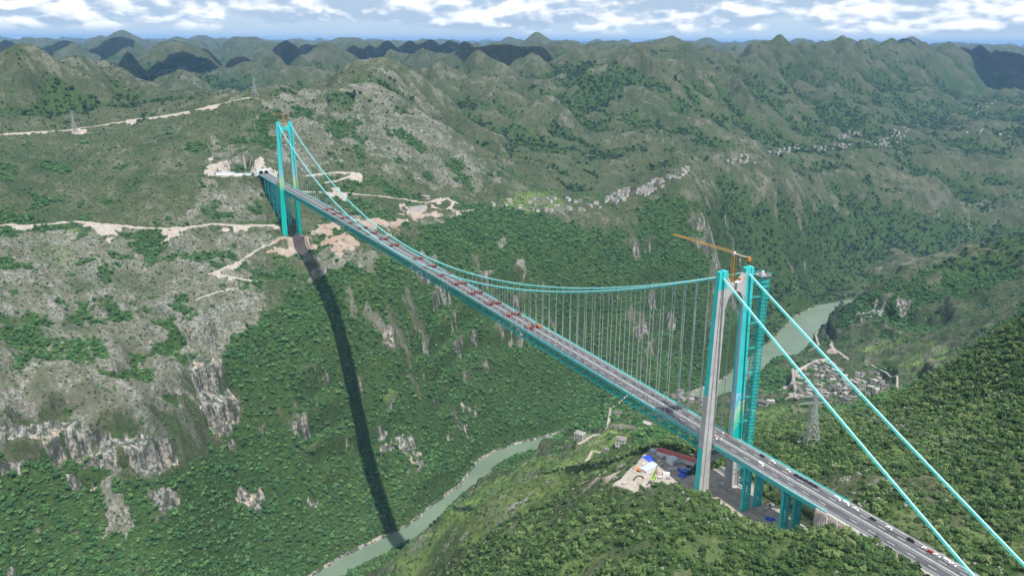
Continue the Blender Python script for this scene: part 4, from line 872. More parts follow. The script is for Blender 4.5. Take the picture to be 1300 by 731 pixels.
# deck of the main span: slab, walkways, carriageways, markings, barriers, median
def span_x(n, a=6.0, b=SPAN-6.0): return np.linspace(a, b, n)
def ribbon(b, xs, y0, y1, dz0, dz1, mat):
    b.strip([(x, y0, deckz_(x)+dz0) for x in xs], [(x, y1, deckz_(x)+dz1) for x in xs], mat)
def deckz_(x): return float(DECK_G*x+4*DECK_B*(x/SPAN)*(1-x/SPAN)*(1.0 if 0 < x < SPAN else 0.0))
def bar(b, xs, y0, y1, z0, z1, mat):
    for p, q in zip(xs[:-1], xs[1:]):
        V = []
        for x in (p, q):
            for y, z in ((y0, z0), (y1, z0), (y1, z1), (y0, z1)): V.append((x, y, deckz_(x)+z))
        b.add(V, [(0, 1, 5, 4), (1, 2, 6, 5), (2, 3, 7, 6), (3, 0, 4, 7)], mat)
    return b
XS = span_x(72); ALLX = np.concatenate([[0], XS, [SPAN]])
def deck_parts(parent, xs, half, dash_phase=0.0, edge=True, side_mat=None, girder=None):
    s = MB()
    for y0, y1 in ((-half, half),): bar(s, xs, y0, y1, -1.0, -0.05, side_mat or M['walk'])
    d = s.build('road_deck', parent)
    for sg in (1, -1):
        b = MB(); ribbon(b, xs, sg*0.9, sg*9.7, 0.0, -0.0, M['asphalt']); b.build('carriageway', d)
    b = MB()
    for sg in (1, -1):
        for yy, w in ((1.35, 0.09), (9.25, 0.10)): ribbon(b, xs, sg*(yy-w), sg*(yy+w), 0.02, 0.02, M['white'])
        x = xs[0]+4+dash_phase
        while x < xs[-1]-6:
            ribbon(b, [x, x+6], sg*5.15, sg*5.42, 0.02, 0.02, M['white']); x += 15
    b.build('lane_marking', d)
    b = MB(); bar(b, xs, -0.75, -0.30, -0.02, 0.85, M['median']); bar(b, xs, 0.30, 0.75, -0.02, 0.85, M['median']); bar(b, xs, -0.29, 0.29, -0.02, 0.35, M['walk']); b.build('median_barrier', d)
    for sg in (1, -1):
        b = MB(); y0, y1 = sorted((sg*9.8, sg*10.25)); bar(b, xs, y0, y1, -0.02, 0.55, M['walk'])
        bar(b, xs, sg*10.0-0.08, sg*10.0+0.08, 0.75, 0.90, M['rail']); bar(b, xs, sg*10.0-0.08, sg*10.0+0.08, 1.10, 1.28, M['rail'])
        x = xs[0]+1
        while x < xs[-1]: b.box((x, sg*10.0, deckz_(x)+0.75), (0.10, 0.10, 0.55), M['rail']); x += 4.0
        b.build('side_barrier', d)
        if edge:
            b = MB(); y0, y1 = sorted((sg*(half-0.7), sg*(half+0.02))); bar(b, xs, y0, y1, -0.04, 0.45, M['teal'])
            for h_ in (0.95, 1.35): bar(b, xs, sg*(half-0.2)-0.05, sg*(half-0.2)+0.05, h_, h_+0.10, M['teal'])
            x = xs[0]+1
            while x < xs[-1]: b.box((x, sg*(half-0.2), deckz_(x)+0.9), (0.07, 0.07, 0.52), M['teal']); x += 5.0
            b.build('edge_railing', d)
    return d
deck_parts(bridge, XS, 13.2)
# deck through the towers, a little narrower between the legs
for x0 in (0.0, SPAN): deck_parts(bridge, [x0-5.99, x0+5.99], 11.9, 1.0, edge=False)
# the stiffening truss
tr = MB(); PAN = (SPAN-12)/200.0; TD = 10.2; ty = 12.75
for sg in (1, -1):
    for i in range(200):
        x0 = 6+i*PAN; x1 = x0+PAN; z0 = deckz_(x0); z1 = deckz_(x1); y = sg*ty
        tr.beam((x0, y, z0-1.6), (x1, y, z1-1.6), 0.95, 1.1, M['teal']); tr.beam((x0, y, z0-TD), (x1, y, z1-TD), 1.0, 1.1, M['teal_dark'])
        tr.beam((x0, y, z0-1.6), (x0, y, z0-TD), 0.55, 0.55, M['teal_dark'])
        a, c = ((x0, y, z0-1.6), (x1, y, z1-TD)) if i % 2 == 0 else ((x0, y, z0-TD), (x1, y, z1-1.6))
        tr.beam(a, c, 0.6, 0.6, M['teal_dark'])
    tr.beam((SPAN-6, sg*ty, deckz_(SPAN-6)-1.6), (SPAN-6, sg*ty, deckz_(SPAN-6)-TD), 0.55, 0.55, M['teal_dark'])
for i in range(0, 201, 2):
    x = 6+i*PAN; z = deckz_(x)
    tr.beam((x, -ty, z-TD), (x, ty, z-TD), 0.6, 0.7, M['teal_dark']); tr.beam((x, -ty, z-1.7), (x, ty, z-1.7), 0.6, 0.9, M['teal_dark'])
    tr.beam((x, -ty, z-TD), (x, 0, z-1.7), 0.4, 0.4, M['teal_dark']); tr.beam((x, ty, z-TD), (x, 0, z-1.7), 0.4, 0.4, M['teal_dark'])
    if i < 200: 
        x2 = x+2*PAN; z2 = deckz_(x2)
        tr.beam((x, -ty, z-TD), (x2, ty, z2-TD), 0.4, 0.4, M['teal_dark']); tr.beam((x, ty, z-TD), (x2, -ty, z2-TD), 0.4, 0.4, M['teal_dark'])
tr.build('stiffening_truss', bridge)
# main cables, their catwalks, the backstays
def cable_pts(s):
    P = []
    for t in np.linspace(0, 1, 90): P.append((SPAN*t, s*WC, ZN+(ZF-ZN)*t-4*SAG*t*(1-t)))
    return P
BSY = 13.64+9.3; BSZ = -10.2; FARB = (1700.0, 10.0)
for s in (1, -1):
    end = (-340.0, s*(WC+(BSY-WC)*340/300.0), ZN+(BSZ-ZN)*340/300.0)
    P = cable_pts(s); bk = [tuple(np.array((0, s*WC, ZN))*(1-t)+np.array(end)*t-np.array((0, 0, 3.0*4*t*(1-t)))) for t in np.linspace(1, 0, 24)][:-1]
    fb = [tuple(np.array((SPAN, s*WC, ZF))*(1-t)+np.array((FARB[0], s*WC, FARB[1]))*t) for t in np.linspace(0, 1, 12)][1:]
    allp = bk+P
    mc = MB().tube(allp, 0.46, M['cable'], 10).tube([P[-1]]+fb, 0.42, M['steel0'], 8).build('main_cable', bridge)
    mc.data.polygons.foreach_set('use_smooth', np.ones(len(mc.data.polygons), bool))
    cw = MB(); A = np.array(allp); off = 1.5
    for o_, dz, r_ in ((-0.95, -0.15, 0.09), (0.95, -0.15, 0.09), (-0.95, -1.35, 0.11), (0.95, -1.35, 0.11)):
        cw.tube([(p[0], p[1]+o_, p[2]+dz) for p in allp], r_, M['teal'], 5)
    for sgn in (-1, 1):
        cw.strip([(p[0], p[1]+sgn*0.50, p[2]-1.35) for p in allp], [(p[0], p[1]+sgn*0.92, p[2]-1.35) for p in allp], M['teal'])
    d_ = np.r_[0, np.cumsum(np.linalg.norm(np.diff(A, axis=0), axis=1))]
    for q in np.arange(2, d_[-1], 8.0):
        p = [np.interp(q, d_, A[:, k]) for k in range(3)]
        for o_ in (-0.95, 0.95): cw.beam((p[0], p[1]+o_, p[2]-1.35), (p[0], p[1]+o_, p[2]-0.15), 0.12, 0.12, M['teal'])
        cw.beam((p[0], p[1]-0.95, p[2]-1.4), (p[0], p[1]+0.95, p[2]-1.4), 0.14, 0.14, M['teal'])
    cw.build('catwalk', mc)
# suspenders: the hundred nearest as parts, the thinner far rest as one
def hanger(b, x, s, wd=0.20):
    t = x/SPAN; zc = ZN+(ZF-ZN)*t-4*SAG*t*(1-t)-0.4; zd = deckz_(x)+0.2
    if zc-zd < 1.0: return
    for dx in (-0.35, 0.35): b.beam((x+dx, s*WC, zd), (x+dx, s*WC, zc), wd, wd, M['rope'])
    b.box((x, s*WC, zd+0.5), (0.55, 0.3, 0.5), M['teal']); b.box((x, s*WC, zc+0.2), (0.5, 0.75, 0.75), M['teal'])
hx = [14.2*k for k in range(1, 100)]; rest_h = MB()
for k, x in enumerate(hx):
    for s in (1, -1):
        if k < 50:
            b = MB(); hanger(b, x, s); b.build('suspender', bridge)
        else: hanger(rest_h, x, s, 0.10)
o = rest_h.build('suspender', bridge); o['kind'] = 'stuff'

# ------------------------------------------------------------------ approach viaducts
def viaduct(xs_edges, base_z, label, nm_cols=4, bent_w=8.0):
    x0, x1 = min(xs_edges), max(xs_edges)
    v = empty('approach_viaduct', (0, 0, 0), label=label, cat='viaduct')
    xs = np.linspace(x0, x1, 12); deck_parts(v, xs, 13.2, 3.0)
    g = MB()
    for yy in (-11.4, -6.8, -2.3, 2.3, 6.8, 11.4): bar(g, xs, yy-0.9, yy+0.9, -3.6, -1.02, M['teal_dark'])
    for sg in (1, -1):
        y0, y1 = sorted((sg*12.30, sg*12.9)); bar(g, xs, y0, y1, -3.4, -1.03, M['teal'])
    g.build('girder', v)
    for x in xs_edges[1:-1]:
        zt = deckz_(x)-3.62; pr_ = MB().box((x, 0, zt-0.9), (1.5, 12.2, 0.88), M['teal'])
        zb = min(gz1(x, y) for y in (-9, 0, 9))-2.0
        if zb > zt-6: zb = zt-6
        p = pr_.build('pier_cap', v)
        k = max(1, int((zt-zb)/16))
        for i in range(1, k+1):
            zz = zt-1.8-(zt-zb)*i/(k+1)
            for ya in (7.0, -7.0): MB().box((x, ya, zz), (0.8, 2.15, 0.85), M['teal']).build('tie_beam', p)
        for yy in (9.6, 4.2, -4.2, -9.6):
            MB().box((x, yy, (zt-1.8+zb)/2), (1.25, 1.2, (zt-1.8-zb)/2), M['teal'], top=(0.95, 0.95)).build('column', p)
    return v
viaduct([-6.01, -40, -80, -121], 0, 'short teal approach viaduct on four-column piers beside the grey concrete tower')
viaduct([SPAN+6.01, 1461, 1501, 1541, 1581, 1621, 1668], 0, 'tall teal approach viaduct climbing from the far tower to the tunnel mouth')

# ------------------------------------------------------------------ expressway on the ground beyond the near viaduct
xs = np.linspace(-400, -121.05, 40)
b = MB()
b.strip([(x, -14.2, deckz_(x)-0.30) for x in xs], [(x, 14.2, deckz_(x)-0.30) for x in xs], M['walk'])
o = b.build('road_shoulder'); o['kind'] = 'structure'
b = MB()
for sg in (1, -1): b.strip([(x, sg*0.9, deckz_(x)) for x in xs], [(x, sg*11.2, deckz_(x)) for x in xs], M['asphalt'])
o = b.build('road'); o['kind'] = 'structure'
b = MB()
for sg in (1, -1):
    for yy, w in ((1.35, 0.09), (9.25, 0.10)): b.strip([(x, sg*(yy-w), deckz_(x)+0.02) for x in xs], [(x, sg*(yy+w), deckz_(x)+0.02) for x in xs], M['white'])
    x = -396
    while x < -130: b.strip([(x, sg*5.15, deckz_(x)+0.02), (x+6, sg*5.15, deckz_(x+6)+0.02)], [(x, sg*5.42, deckz_(x)+0.02), (x+6, sg*5.42, deckz_(x+6)+0.02)], M['white']); x += 15
o = b.build('road_markings'); o['kind'] = 'structure'
b = MB(); bar(b, xs, -0.75, -0.30, -0.02, 0.85, M['median']); bar(b, xs, 0.30, 0.75, -0.02, 0.85, M['median']); bar(b, xs, -0.29, 0.29, -0.02, 0.35, M['walk'])
attr(b.build('median_barrier'), 'twin white concrete barrier running down the middle of the expressway', 'barrier')
for sg in (1, -1):
    b = MB(); y0 = sg*12.0; bar(b, xs, y0-0.08, y0+0.08, 0.45, 0.85, M['rail']); bar(b, xs, y0-0.06, y0+0.06, 1.0, 1.15, M['rail'])
    x = -398
    while x < -122: b.box((x, y0, deckz_(x)+0.4), (0.09, 0.09, 0.72), M['rail']); x += 4
    attr(b.build('guardrail'), 'grey steel guardrail along the %s edge of the expressway' % ('hilltop' if sg > 0 else 'valley'), 'guardrail')
# ------------------------------------------------------------------ cranes, scaffold tower, pylons
M['crane'] = plain('crane_yellow', (0.50, 0.27, 0.05), 0.5); M['rust'] = plain('crane_orange', (0.55, 0.20, 0.05), 0.5); M['steel'] = plain('galvanised_steel', (0.45, 0.46, 0.47), 0.5, 0.4)
M['grey'] = plain('grey_steel', (0.25, 0.25, 0.26), 0.6); M['red'] = plain('signal_red', (0.55, 0.03, 0.02), 0.5); M['glass'] = plain('dark_glass', (0.015, 0.02, 0.025), 0.1); M['tyre'] = plain('rubber', (0.015, 0.015, 0.015), 0.9)
def lattice(b, a, c, w, mat, n, r=0.14, w2=None):
    """square lattice mast between two points"""
    a, c = np.array(a, float), np.array(c, float); d = (c-a)/np.linalg.norm(c-a); u = np.array([0, 0, 1.]) if abs(d[2]) < 0.9 else np.array([0, 1., 0])
    s = np.cross(d, u); s /= np.linalg.norm(s); t = np.cross(s, d); w2 = w if w2 is None else w2; P = []
    for i in range(n+1):
        q = a+(c-a)*i/n; ww = (w+(w2-w)*i/n)/2; P.append([q+s*ww*x+t*ww*y for x, y in ((-1, -1), (1, -1), (1, 1), (-1, 1))])
    for k in range(4): b.beam(P[0][k], P[n][k], r*1.6, r*1.6, mat)
    for i in range(n):
        for k in range(4):
            j = (k+1) % 4; b.beam(P[i][k], P[i][j], r, r, mat)
            b.beam(P[i][k], P[i+1][j], r, r, mat) if i % 2 else b.beam(P[i][j], P[i+1][k], r, r, mat)
    return b
def tower_crane(loc, label, mast_h, jib, cjib, ang, col, mw=2.4):
    e = empty('tower_crane', loc, ang, label=label, cat='crane')
    lattice(MB(), (0, 0, 0), (0, 0, mast_h), mw, col, max(4, int(mast_h/2.6)), 0.22).build('mast', e)
    MB().box((0, 0, mast_h+0.8), (1.4, 1.4, 0.8), M['steel']).build('slewing_ring', e)
    j = MB(); n = int(jib/2.6)
    A = [(1.0+(jib-1)*i/n) for i in range(n+1)]; z0 = mast_h+1.6
    for s in (-1, 1): j.beam((1, s*0.9, z0), (jib, s*0.9, z0), 0.22, 0.22, col)
    j.beam((1, 0, z0+2.0), (jib, 0, z0+1.2), 0.24, 0.24, col)
    for i in range(n):
        xa, xb = A[i], A[i+1]; xm = (xa+xb)/2; zt = z0+2.0-0.8*(xm/jib)
        for s in (-1, 1): j.beam((xa, s*0.9, z0), (xm, 0, zt), 0.12, 0.12, col); j.beam((xm, 0, zt), (xb, s*0.9, z0), 0.16, 0.16, col)
        j.beam((xa, -0.9, z0), (xa, 0.9, z0), 0.14, 0.14, col)
    jo = j.build('jib', e)
    c = MB()
    for s in (-1, 1): c.beam((-1, s*0.8, z0), (-cjib, s*0.8, z0), 0.35, 0.35, col)
    for i in range(int(cjib/2)): c.beam((-1-2*i, -0.8, z0), (-1-2*i, 0.8, z0), 0.18, 0.18, col)
    c.box((-cjib*0.45, 0, z0+0.25), (cjib*0.4, 0.7, 0.06), M['steel']); c.build('counter_jib', e)
    MB().box((-cjib+1.2, 0, z0-0.9), (1.3, 1.3, 1.6), M['rust']).build('counterweight', e)
    MB().box((1.6, -1.6, mast_h+1.4), (0.9, 0.7, 1.1), M['white']).build('cab', e)
    MB().tube([(jib*0.62, 0, z0-0.3), (jib*0.62, 0, z0-9)], 0.07, M['grey'], 4).build('hoist_rope', jo)
    return e
tower_crane((1.0, 1.5, 137.5), 'yellow flat-top tower crane with long jib standing on the grey concrete tower', 22.0, 74.0, 16.5, 0.0, M['crane'])
tower_crane((SPAN, 0.5, FT-11.0), 'small distant orange tower crane standing on the head of the far teal tower', 27.0, 30.0, 14.0, 1.9, M['rust'], 2.6)
# teal scaffold stair tower beside the right-hand leg, with its working platform
sc = empty('scaffold_tower', (-4.0, -27.5, 0), label='slim teal scaffold stair tower beside the mural leg with a cluttered platform on top', cat='scaffold')
b = MB(); zb, zt_, w = gz1(-4, -27.5)-1, 141.0, 3.1
for sx in (-1, 1):
    for sy in (-1, 1): b.beam((sx*w, sy*w, zb), (sx*w, sy*w, zt_), 0.5, 0.5, M['teal_dark'])
    b.beam((sx*w, 0, zb), (sx*w, 0, zt_), 0.2, 0.2, M['teal_dark'])
z = zb; i = 0
while z < zt_-3:
    for p, q in (((-w, -w), (w, -w)), ((w, -w), (w, w)), ((w, w), (-w, w)), ((-w, w), (-w, -w))):
        b.beam((*p, z), (*q, z), 0.32, 0.32, M['teal_dark']); b.beam((*p, z), (*q, z+3.2), 0.26, 0.26, M['teal_dark'])
    b.box((0, 0, z), (w*0.9, 0.8, 0.06), M['teal_dark']); b.beam((-w, 0.8*(1 if i % 2 else -1), z), (w, 0.8*(1 if i % 2 else -1), z+3.2), 0.9, 0.15, M['teal_dark'])
    z += 3.2; i += 1
b.build('frame', sc)
b = MB()
for z in np.arange(-30, 135, 22.0): b.beam((0, w, z), (0, 12.0, z), 0.3, 0.3, M['teal']); b.beam((-2, w, z), (-2, 12.0, z), 0.3, 0.3, M['teal'])
b.build('wall_tie', sc)
b = MB().box((0.5, 1.5, zt_+0.3), (5.0, 5.5, 0.25), M['grey'])
for a_ in np.linspace(-4.9, 5.9, 8):
    for yy in (-3.9, 6.9): b.beam((a_-0.0 if abs(a_) < 5.6 else 5.4, yy, zt_+0.5), (a_ if abs(a_) < 5.6 else 5.4, yy, zt_+2.6), 0.12, 0.12, M['teal'])
for zz in (1.5, 2.5):
    for yy in (-3.9, 6.9): b.beam((-4.5, yy, zt_+zz), (5.5, yy, zt_+zz), 0.12, 0.12, M['teal'])
    for xx in (-4.5, 5.5): b.beam((xx, -3.9, zt_+zz), (xx, 6.9, zt_+zz), 0.12, 0.12, M['teal'])
for z_ in (-9, -5): b.box((0.5, 1.0, zt_+z_), (3.9, 4.3, 0.15), M['teal'])
b.build('platform', sc)
r = random.Random(4)
gear = [((0.8, 3.2), 'red', 'red winch'), ((-2.5, -1.5), 'red', ''), ((3.0, -2.0), 'white', ''), ((-1.0, 5.0), 'grey', '')]
nm = ['winch', 'toolbox', 'water_tank', 'generator']; lb = ['red winch on the scaffold platform nearest the tower leg', 'red steel toolbox at the outer edge of the scaffold platform', 'white water tank on the far corner of the scaffold platform', 'grey generator beside the rail of the scaffold platform']
for (p, c, _), n_, l_ in zip(gear, nm, lb):
    e = empty(n_, (-4+p[0], -27.5+p[1], zt_+0.56), label=l_, cat=n_.replace('_', ' '))
    if n_ == 'winch': MB().box((0, 0, 0.2), (1.0, 0.8, 0.2), M['grey']).build('base', e); MB().tube([(0, -0.7, 0.9), (0, 0.7, 0.9)], 0.55, M[c], 10).build('drum', e)
    elif n_ == 'water_tank': MB().tube([(0, 0, 0), (0, 0, 1.7), (0, 0, 2.0)], [0.9, 0.9, 0.35], M[c], 12).build('tank', e)
    else: MB().box((0, 0, 0.7), (1.1, 0.7, 0.68), M[c], top=(0.92, 0.92)).build('body', e); MB().box((0, 0, 1.48), (0.4, 0.1, 0.08), M['grey']).build('handle', e)
# works gear on the tower head
for k, (x, y, l_) in enumerate([(0, 7.0, 'orange hydraulic jack on the tower head beside the crane mast'), (0.5, -6.0, 'orange hydraulic jack on the tower head next to the teal leg')]):
    e = empty('hydraulic_jack', (x, y, NT-11+0.05+ (9.5*(abs(y)/(leg_y(NT-8, NT, NB)-3.4))**3.2)), label=l_, cat='jack')
    MB().box((0, 0, 0.4), (1.6, 1.0, 0.5), M['rust']).build('base', e); MB().tube([(-1, 0, 1.0), (1.6, 0, 2.2)], 0.35, M['crane'], 8).build('ram', e)

def pylon(loc, h, base_w, rz, label, arms=((0.74, 0.30), (0.86, 0.24), (0.97, 0.18)), r=0.22):
    e = empty('pylon', loc, rz, label=label, cat='pylon')
    b = MB(); waist = 0.62*h; ww = base_w*0.16; lv = [0, 0.16, 0.30, 0.42, 0.52, 0.62]; P = []
    for t in lv+[0.72, 0.82, 0.92, 1.0]:
        s = base_w/2+(ww-base_w/2)*min(t/0.62, 1.0)**0.85 if t < 0.62 else ww*(1-0.75*(t-0.62)/0.38)
        P.append([(sx*s, sy*s, t*h) for sx, sy in ((-1, -1), (1, -1), (1, 1), (-1, 1))])
    for p, q in zip(P[:-1], P[1:]):
        for k in range(4):
            j = (k+1) % 4; b.beam(p[k], q[k], r*1.7, r*1.7, M['steel']); b.beam(p[k], q[j], r, r, M['steel']); b.beam(p[j], q[k], r, r, M['steel']); b.beam(q[k], q[j], r, r, M['steel'])
    b.build('lattice', e)
    for t, aw in arms:
        z = t*h; c = MB(); L = aw*h
        for s in (-1, 1):
            for yy in (-0.6, 0.6): c.beam((0, yy, z), (s*L, 0, z+0.3), r, r, M['steel']); c.beam((0, yy, z+1.8), (s*L, 0, z+0.3), r, r, M['steel'])
            for q in np.linspace(0.15, 0.85, 6): c.beam((s*L*q, -0.6*(1-q), z+0.3*q), (s*L*q, 0.6*(1-q), z+1.8-1.5*q), r*0.8, r*0.8, M['steel'])
            c.tube([(s*L, 0, z+0.3), (s*L, 0, z-2.2)], 0.14, M['glass'], 5)
        c.build('crossarm', e)
    for sx in (-1, 1):
        for sy in (-1, 1): MB().box((sx*base_w/2, sy*base_w/2, -0.6), (1.1, 1.1, 1.2), M['walk']).build('footing', e)
    return e
M['roof_blue'] = plain('blue_sheet_roof', (0.06, 0.20, 0.42), 0.4); M['roof_red'] = plain('red_sheet_roof', (0.40, 0.07, 0.06), 0.6); M['tarp'] = plain('blue_tarpaulin', (0.02, 0.07, 0.50), 0.5); M['paleroof'] = plain('pale_sheet_roof', (0.42, 0.50, 0.60), 0.4)
M['orange'] = plain('orange_paint', (0.75, 0.22, 0.02), 0.45)
PYLONS = [((29.9, -149.8), 60, 15.0, 1.2, 'tall grey lattice pylon on a wooded slope behind the cables near the village', 0.26),((2167.7, 404.2), 58, 12, 0.6, 'pale lattice pylon beside the upper dirt road on the left', 0.26),((2082.0, -82.1), 52, 12, 0.6, 'pale lattice pylon on the ridge at the end of the upper dirt road', 0.26)]
CARS = [(-48.9, 3.1, ('car_white', True), 'white van alone on the near carriageway of the approach'),(-39.1, -8.2, ('car_dark', False), 'dark car on the far side of the approach closest to the tower'),(-50.6, -8.2, ('car_white', False), 'white car by the guardrail just right of the dark car near the tower'),(-66.3, -8.2, ('car_white', False), 'white car by the guardrail between the tower and the dark queue'),(-74.7, -8.2, ('car_dark', False), 'dark car in the close queue along the valley-side guardrail, first from the tower'),(-79.4, -8.2, ('car_dark', False), 'dark car in the close queue along the valley-side guardrail, second from the tower'),(-84.1, -8.2, ('car_dark', False), 'dark car in the close queue along the valley-side guardrail, third from the tower'),(-88.3, -8.2, ('car_dark', False), 'dark car in the close queue along the valley-side guardrail, fourth from the tower'),(-92.9, -8.2, ('car_dark', False), 'dark car in the close queue along the valley-side guardrail, fifth from the tower'),(-113.2, -8.2, ('car_white', True), 'white van at the head of the spaced line beyond the dark queue'),(-120.7, -8.2, ('car_white', True), 'white van second in the spaced line beyond the dark queue'),(-128.8, -8.2, ('car_white', False), 'white car in front of the lone dark car along the guardrail'),(-143.3, -8.2, ('car_dark', False), 'lone dark car parked among white cars along the guardrail'),(-156.2, -8.2, ('car_white', False), 'white car between the lone dark car and the long black van'),(-172.9, -8.2, ('car_dark', True), 'long black van parked along the guardrail'),(-183.6, -8.2, ('car_white', False), 'white car just behind the red car'),(-187.3, -8.2, ('car_red', False), 'red car parked among the white cars by the guardrail'),(-191.8, -8.2, ('car_white', False), 'white car just ahead of the red car'),(-198.9, -8.2, ('car_white', True), 'white van nearest the lower right end of the line of cars'),(-202.7, -8.2, ('car_white', False), 'white car nearest the picture edge at the end of the line'),(1508.6, 5.0, ('car_dark', False), 'dark car on the viaduct deck at the far tower'),(1481.9, -5.0, ('car_dark', False), 'dark car just past the far tower on the bridge deck')]
BARRIERS = [(6.7, 0.7, 0.71, 1),(1.5, 2.9, 1.63, 0),(1.6, 0.1, 1.11, 1),(-1.5, 0.3, 1.81, 0),(6.5, -8.9, 1.88, 0),(4.5, -9.7, 0.2, 1),(1.3, -9.4, 0.04, 1),(0.2, 9.3, 2.51, 1)]
BLAB = ['outermost left', 'beside the leftmost red one', 'in the middle of the near carriageway', 'just right of the middle red one', 'on the median side', 'first of the red pair past the median', 'second of the red pair past the median', 'closest to the tower leg']
VILLAGES = [('grey or pale village house in the crowded riverside village behind the cables', 'houses of the riverside village', [(779, -1187),(701, -1201),(668, -1019),(747, -1214),(837, -1240),(554, -968),(806, -1206),(573, -1034),(938, -1282),(695, -926),(614, -992),(668, -989),(681, -1093),(539, -898),(757, -1150),(754, -972),(797, -1036),(568, -854),(842, -1157),(895, -1242),(917, -1240),(550, -1014),(657, -995),(775, -1018),(742, -1265),(695, -1002),(766, -1289),(770, -1272),(798, -1166),(698, -1054),(809, -1178),(514, -846),(604, -960),(875, -1229),(837, -1132),(742, -1011),(771, -1205),(660, -1010),(543, -976),(870, -1214),(893, -1258),(887, -1276),(776, -1246),(695, -1035),(941, -1263),(605, -1000),(592, -1031),(779, -1082),(559, -889),(882, -1170),(694, -1210),(578, -967),(861, -1259),(599, -987),(751, -1025),(836, -1173),(917, -1294),(786, -1140),(632, -859),(623, -844),(732, -1039),(759, -1209),(616, -1032),(611, -854),(673, -1053),(638, -1004),(932, -1270),(932, -1238),(782, -1237),(743, -1235),(864, -1226),(579, -856),(634, -1016),(789, -1181),(743, -960),(644, -940),(656, -878),(590, -995),(795, -1204),(827, -1159),(815, -1194),(854, -1174),(876, -1269),(852, -1225),(769, -1038),(630, -1117),(718, -1017),(898, -1222),(893, -1145),(647, -1113),(821, -1172),(762, -1085),(786, -1030),(719, -1082),(877, -1138)], True),('house by the river trees seen between the tower legs', 'houses seen between the tower legs', [(695, -623),(690, -601),(713, -598),(776, -648),(729, -606),(749, -605),(675, -616),(716, -629),(713, -614)], True),('small house of the long village below the central hill', 'houses of the village below the hill', [(1572, -749),(1540, -636),(1525, -672),(1595, -834),(1498, -930),(1559, -605),(1561, -696),(1535, -805),(1502, -877),(1577, -870),(1518, -932),(1533, -719),(1593, -744),(1606, -766),(1515, -754),(1507, -829),(1516, -729),(1612, -818),(1609, -836),(1546, -879),(1510, -770),(1511, -905),(1569, -907),(1510, -866),(1568, -803),(1581, -672)], False),('small pale house of the valley village between the hill and the gorge rim', 'houses of the mid-valley village', [(1594, -1030),(1585, -1020),(1564, -1178),(1591, -1067),(1558, -1131),(1578, -1207),(1557, -1143),(1555, -1196),(1548, -1165),(1536, -1194),(1595, -1182),(1568, -1048),(1604, -1172),(1564, -1078),(1661, -1122),(1558, -1019),(1577, -1193),(1539, -1018),(1570, -1144),(1672, -1152),(1546, -1177),(1586, -1081),(1586, -1055),(1567, -1215),(1617, -1073),(1540, -1131),(1592, -1042),(1569, -1060),(1678, -1169),(1565, -1002),(1602, -1073),(1584, -1168),(1608, -1096),(1585, -1145),(1552, -1061),(1592, -1208),(1608, -1054),(1572, -1027),(1630, -1130),(1558, -1157),(1572, -1126),(1622, -1086),(1643, -1131),(1664, -1140),(1603, -1107),(1578, -1180),(1555, -1034),(1603, -1191),(1541, -1144),(1649, -1147),(1551, -1209),(1578, -1041)], False),('small pale house at the upper end of the mid-valley village', 'houses above the mid-valley village', [(1541, -1241),(1543, -1291),(1619, -1364),(1533, -1274),(1582, -1323),(1527, -1253),(1549, -1260),(1558, -1291),(1550, -1230),(1666, -1407)], False),('small pale roadside house on the terraces across the gorge', 'houses on the far terraces', [(2378, -2983),(1849, -1786),(1859, -1837),(2400, -3140),(2318, -3006),(2332, -2997),(1860, -1875),(1882, -1863),(2250, -2490),(2249, -2515),(2428, -2984),(1867, -1818),(2252, -2472),(2417, -2765),(2343, -2596),(2225, -2406),(2389, -2716),(2393, -2686),(2406, -2821),(1852, -1906),(2347, -2842),(2368, -2712),(2372, -3011),(1857, -1854),(2387, -2854),(2340, -2877),(2361, -2873),(2376, -2893),(2332, -2619),(2346, -3058),(2239, -2444),(1858, -1771),(2400, -3017),(2390, -2747),(2255, -2535),(2268, -2488),(1863, -1796),(2340, -3014),(1873, -1886),(2078, -2223),(2354, -3006),(2354, -3025)], False),('tiny pale house of the distant village at the foot of the mountains', 'houses of the distant village', [(2536, -3745),(2626, -3479),(2521, -3702),(2644, -3486),(2476, -3137),(2506, -3531),(2465, -3193),(2560, -3814),(2478, -3179),(2496, -3571),(2573, -3696),(2517, -3569),(2468, -3160),(2634, -3436),(2504, -3199),(2525, -3599),(2509, -3684),(2539, -3552),(2622, -3367),(2518, -3732),(2591, -3741),(2654, -3438),(2614, -3460),(2557, -3737),(2621, -3501),(2637, -3456),(2511, -3176),(2533, -3668),(2574, -3717),(2582, -3798),(2556, -3788),(2618, -3392),(2464, -3465),(2643, -3509),(2491, -3148),(2464, -3597),(2503, -3217),(2443, -3474),(2500, -3666),(2512, -3552),(2729, -4035),(2557, -3675),(2537, -3582),(2435, -3504),(2451, -3492),(2571, -3752),(2347, -3261),(2542, -3697)], False),('tiny white building far off towards the right end of the valley', 'buildings at the far right of the valley', [(3028, -5256),(2476, -4241),(3191, -5624),(3012, -5337),(3066, -5350),(3166, -5634),(2399, -4447),(3097, -5317),(3078, -5198),(3039, -5098),(2455, -4418),(2448, -4314),(2432, -4510),(3179, -5417),(2427, -4393),(2398, -4478),(3042, -5278),(3027, -5198),(2502, -4431),(2485, -4392),(3021, -5296),(3034, -5226)], False)]
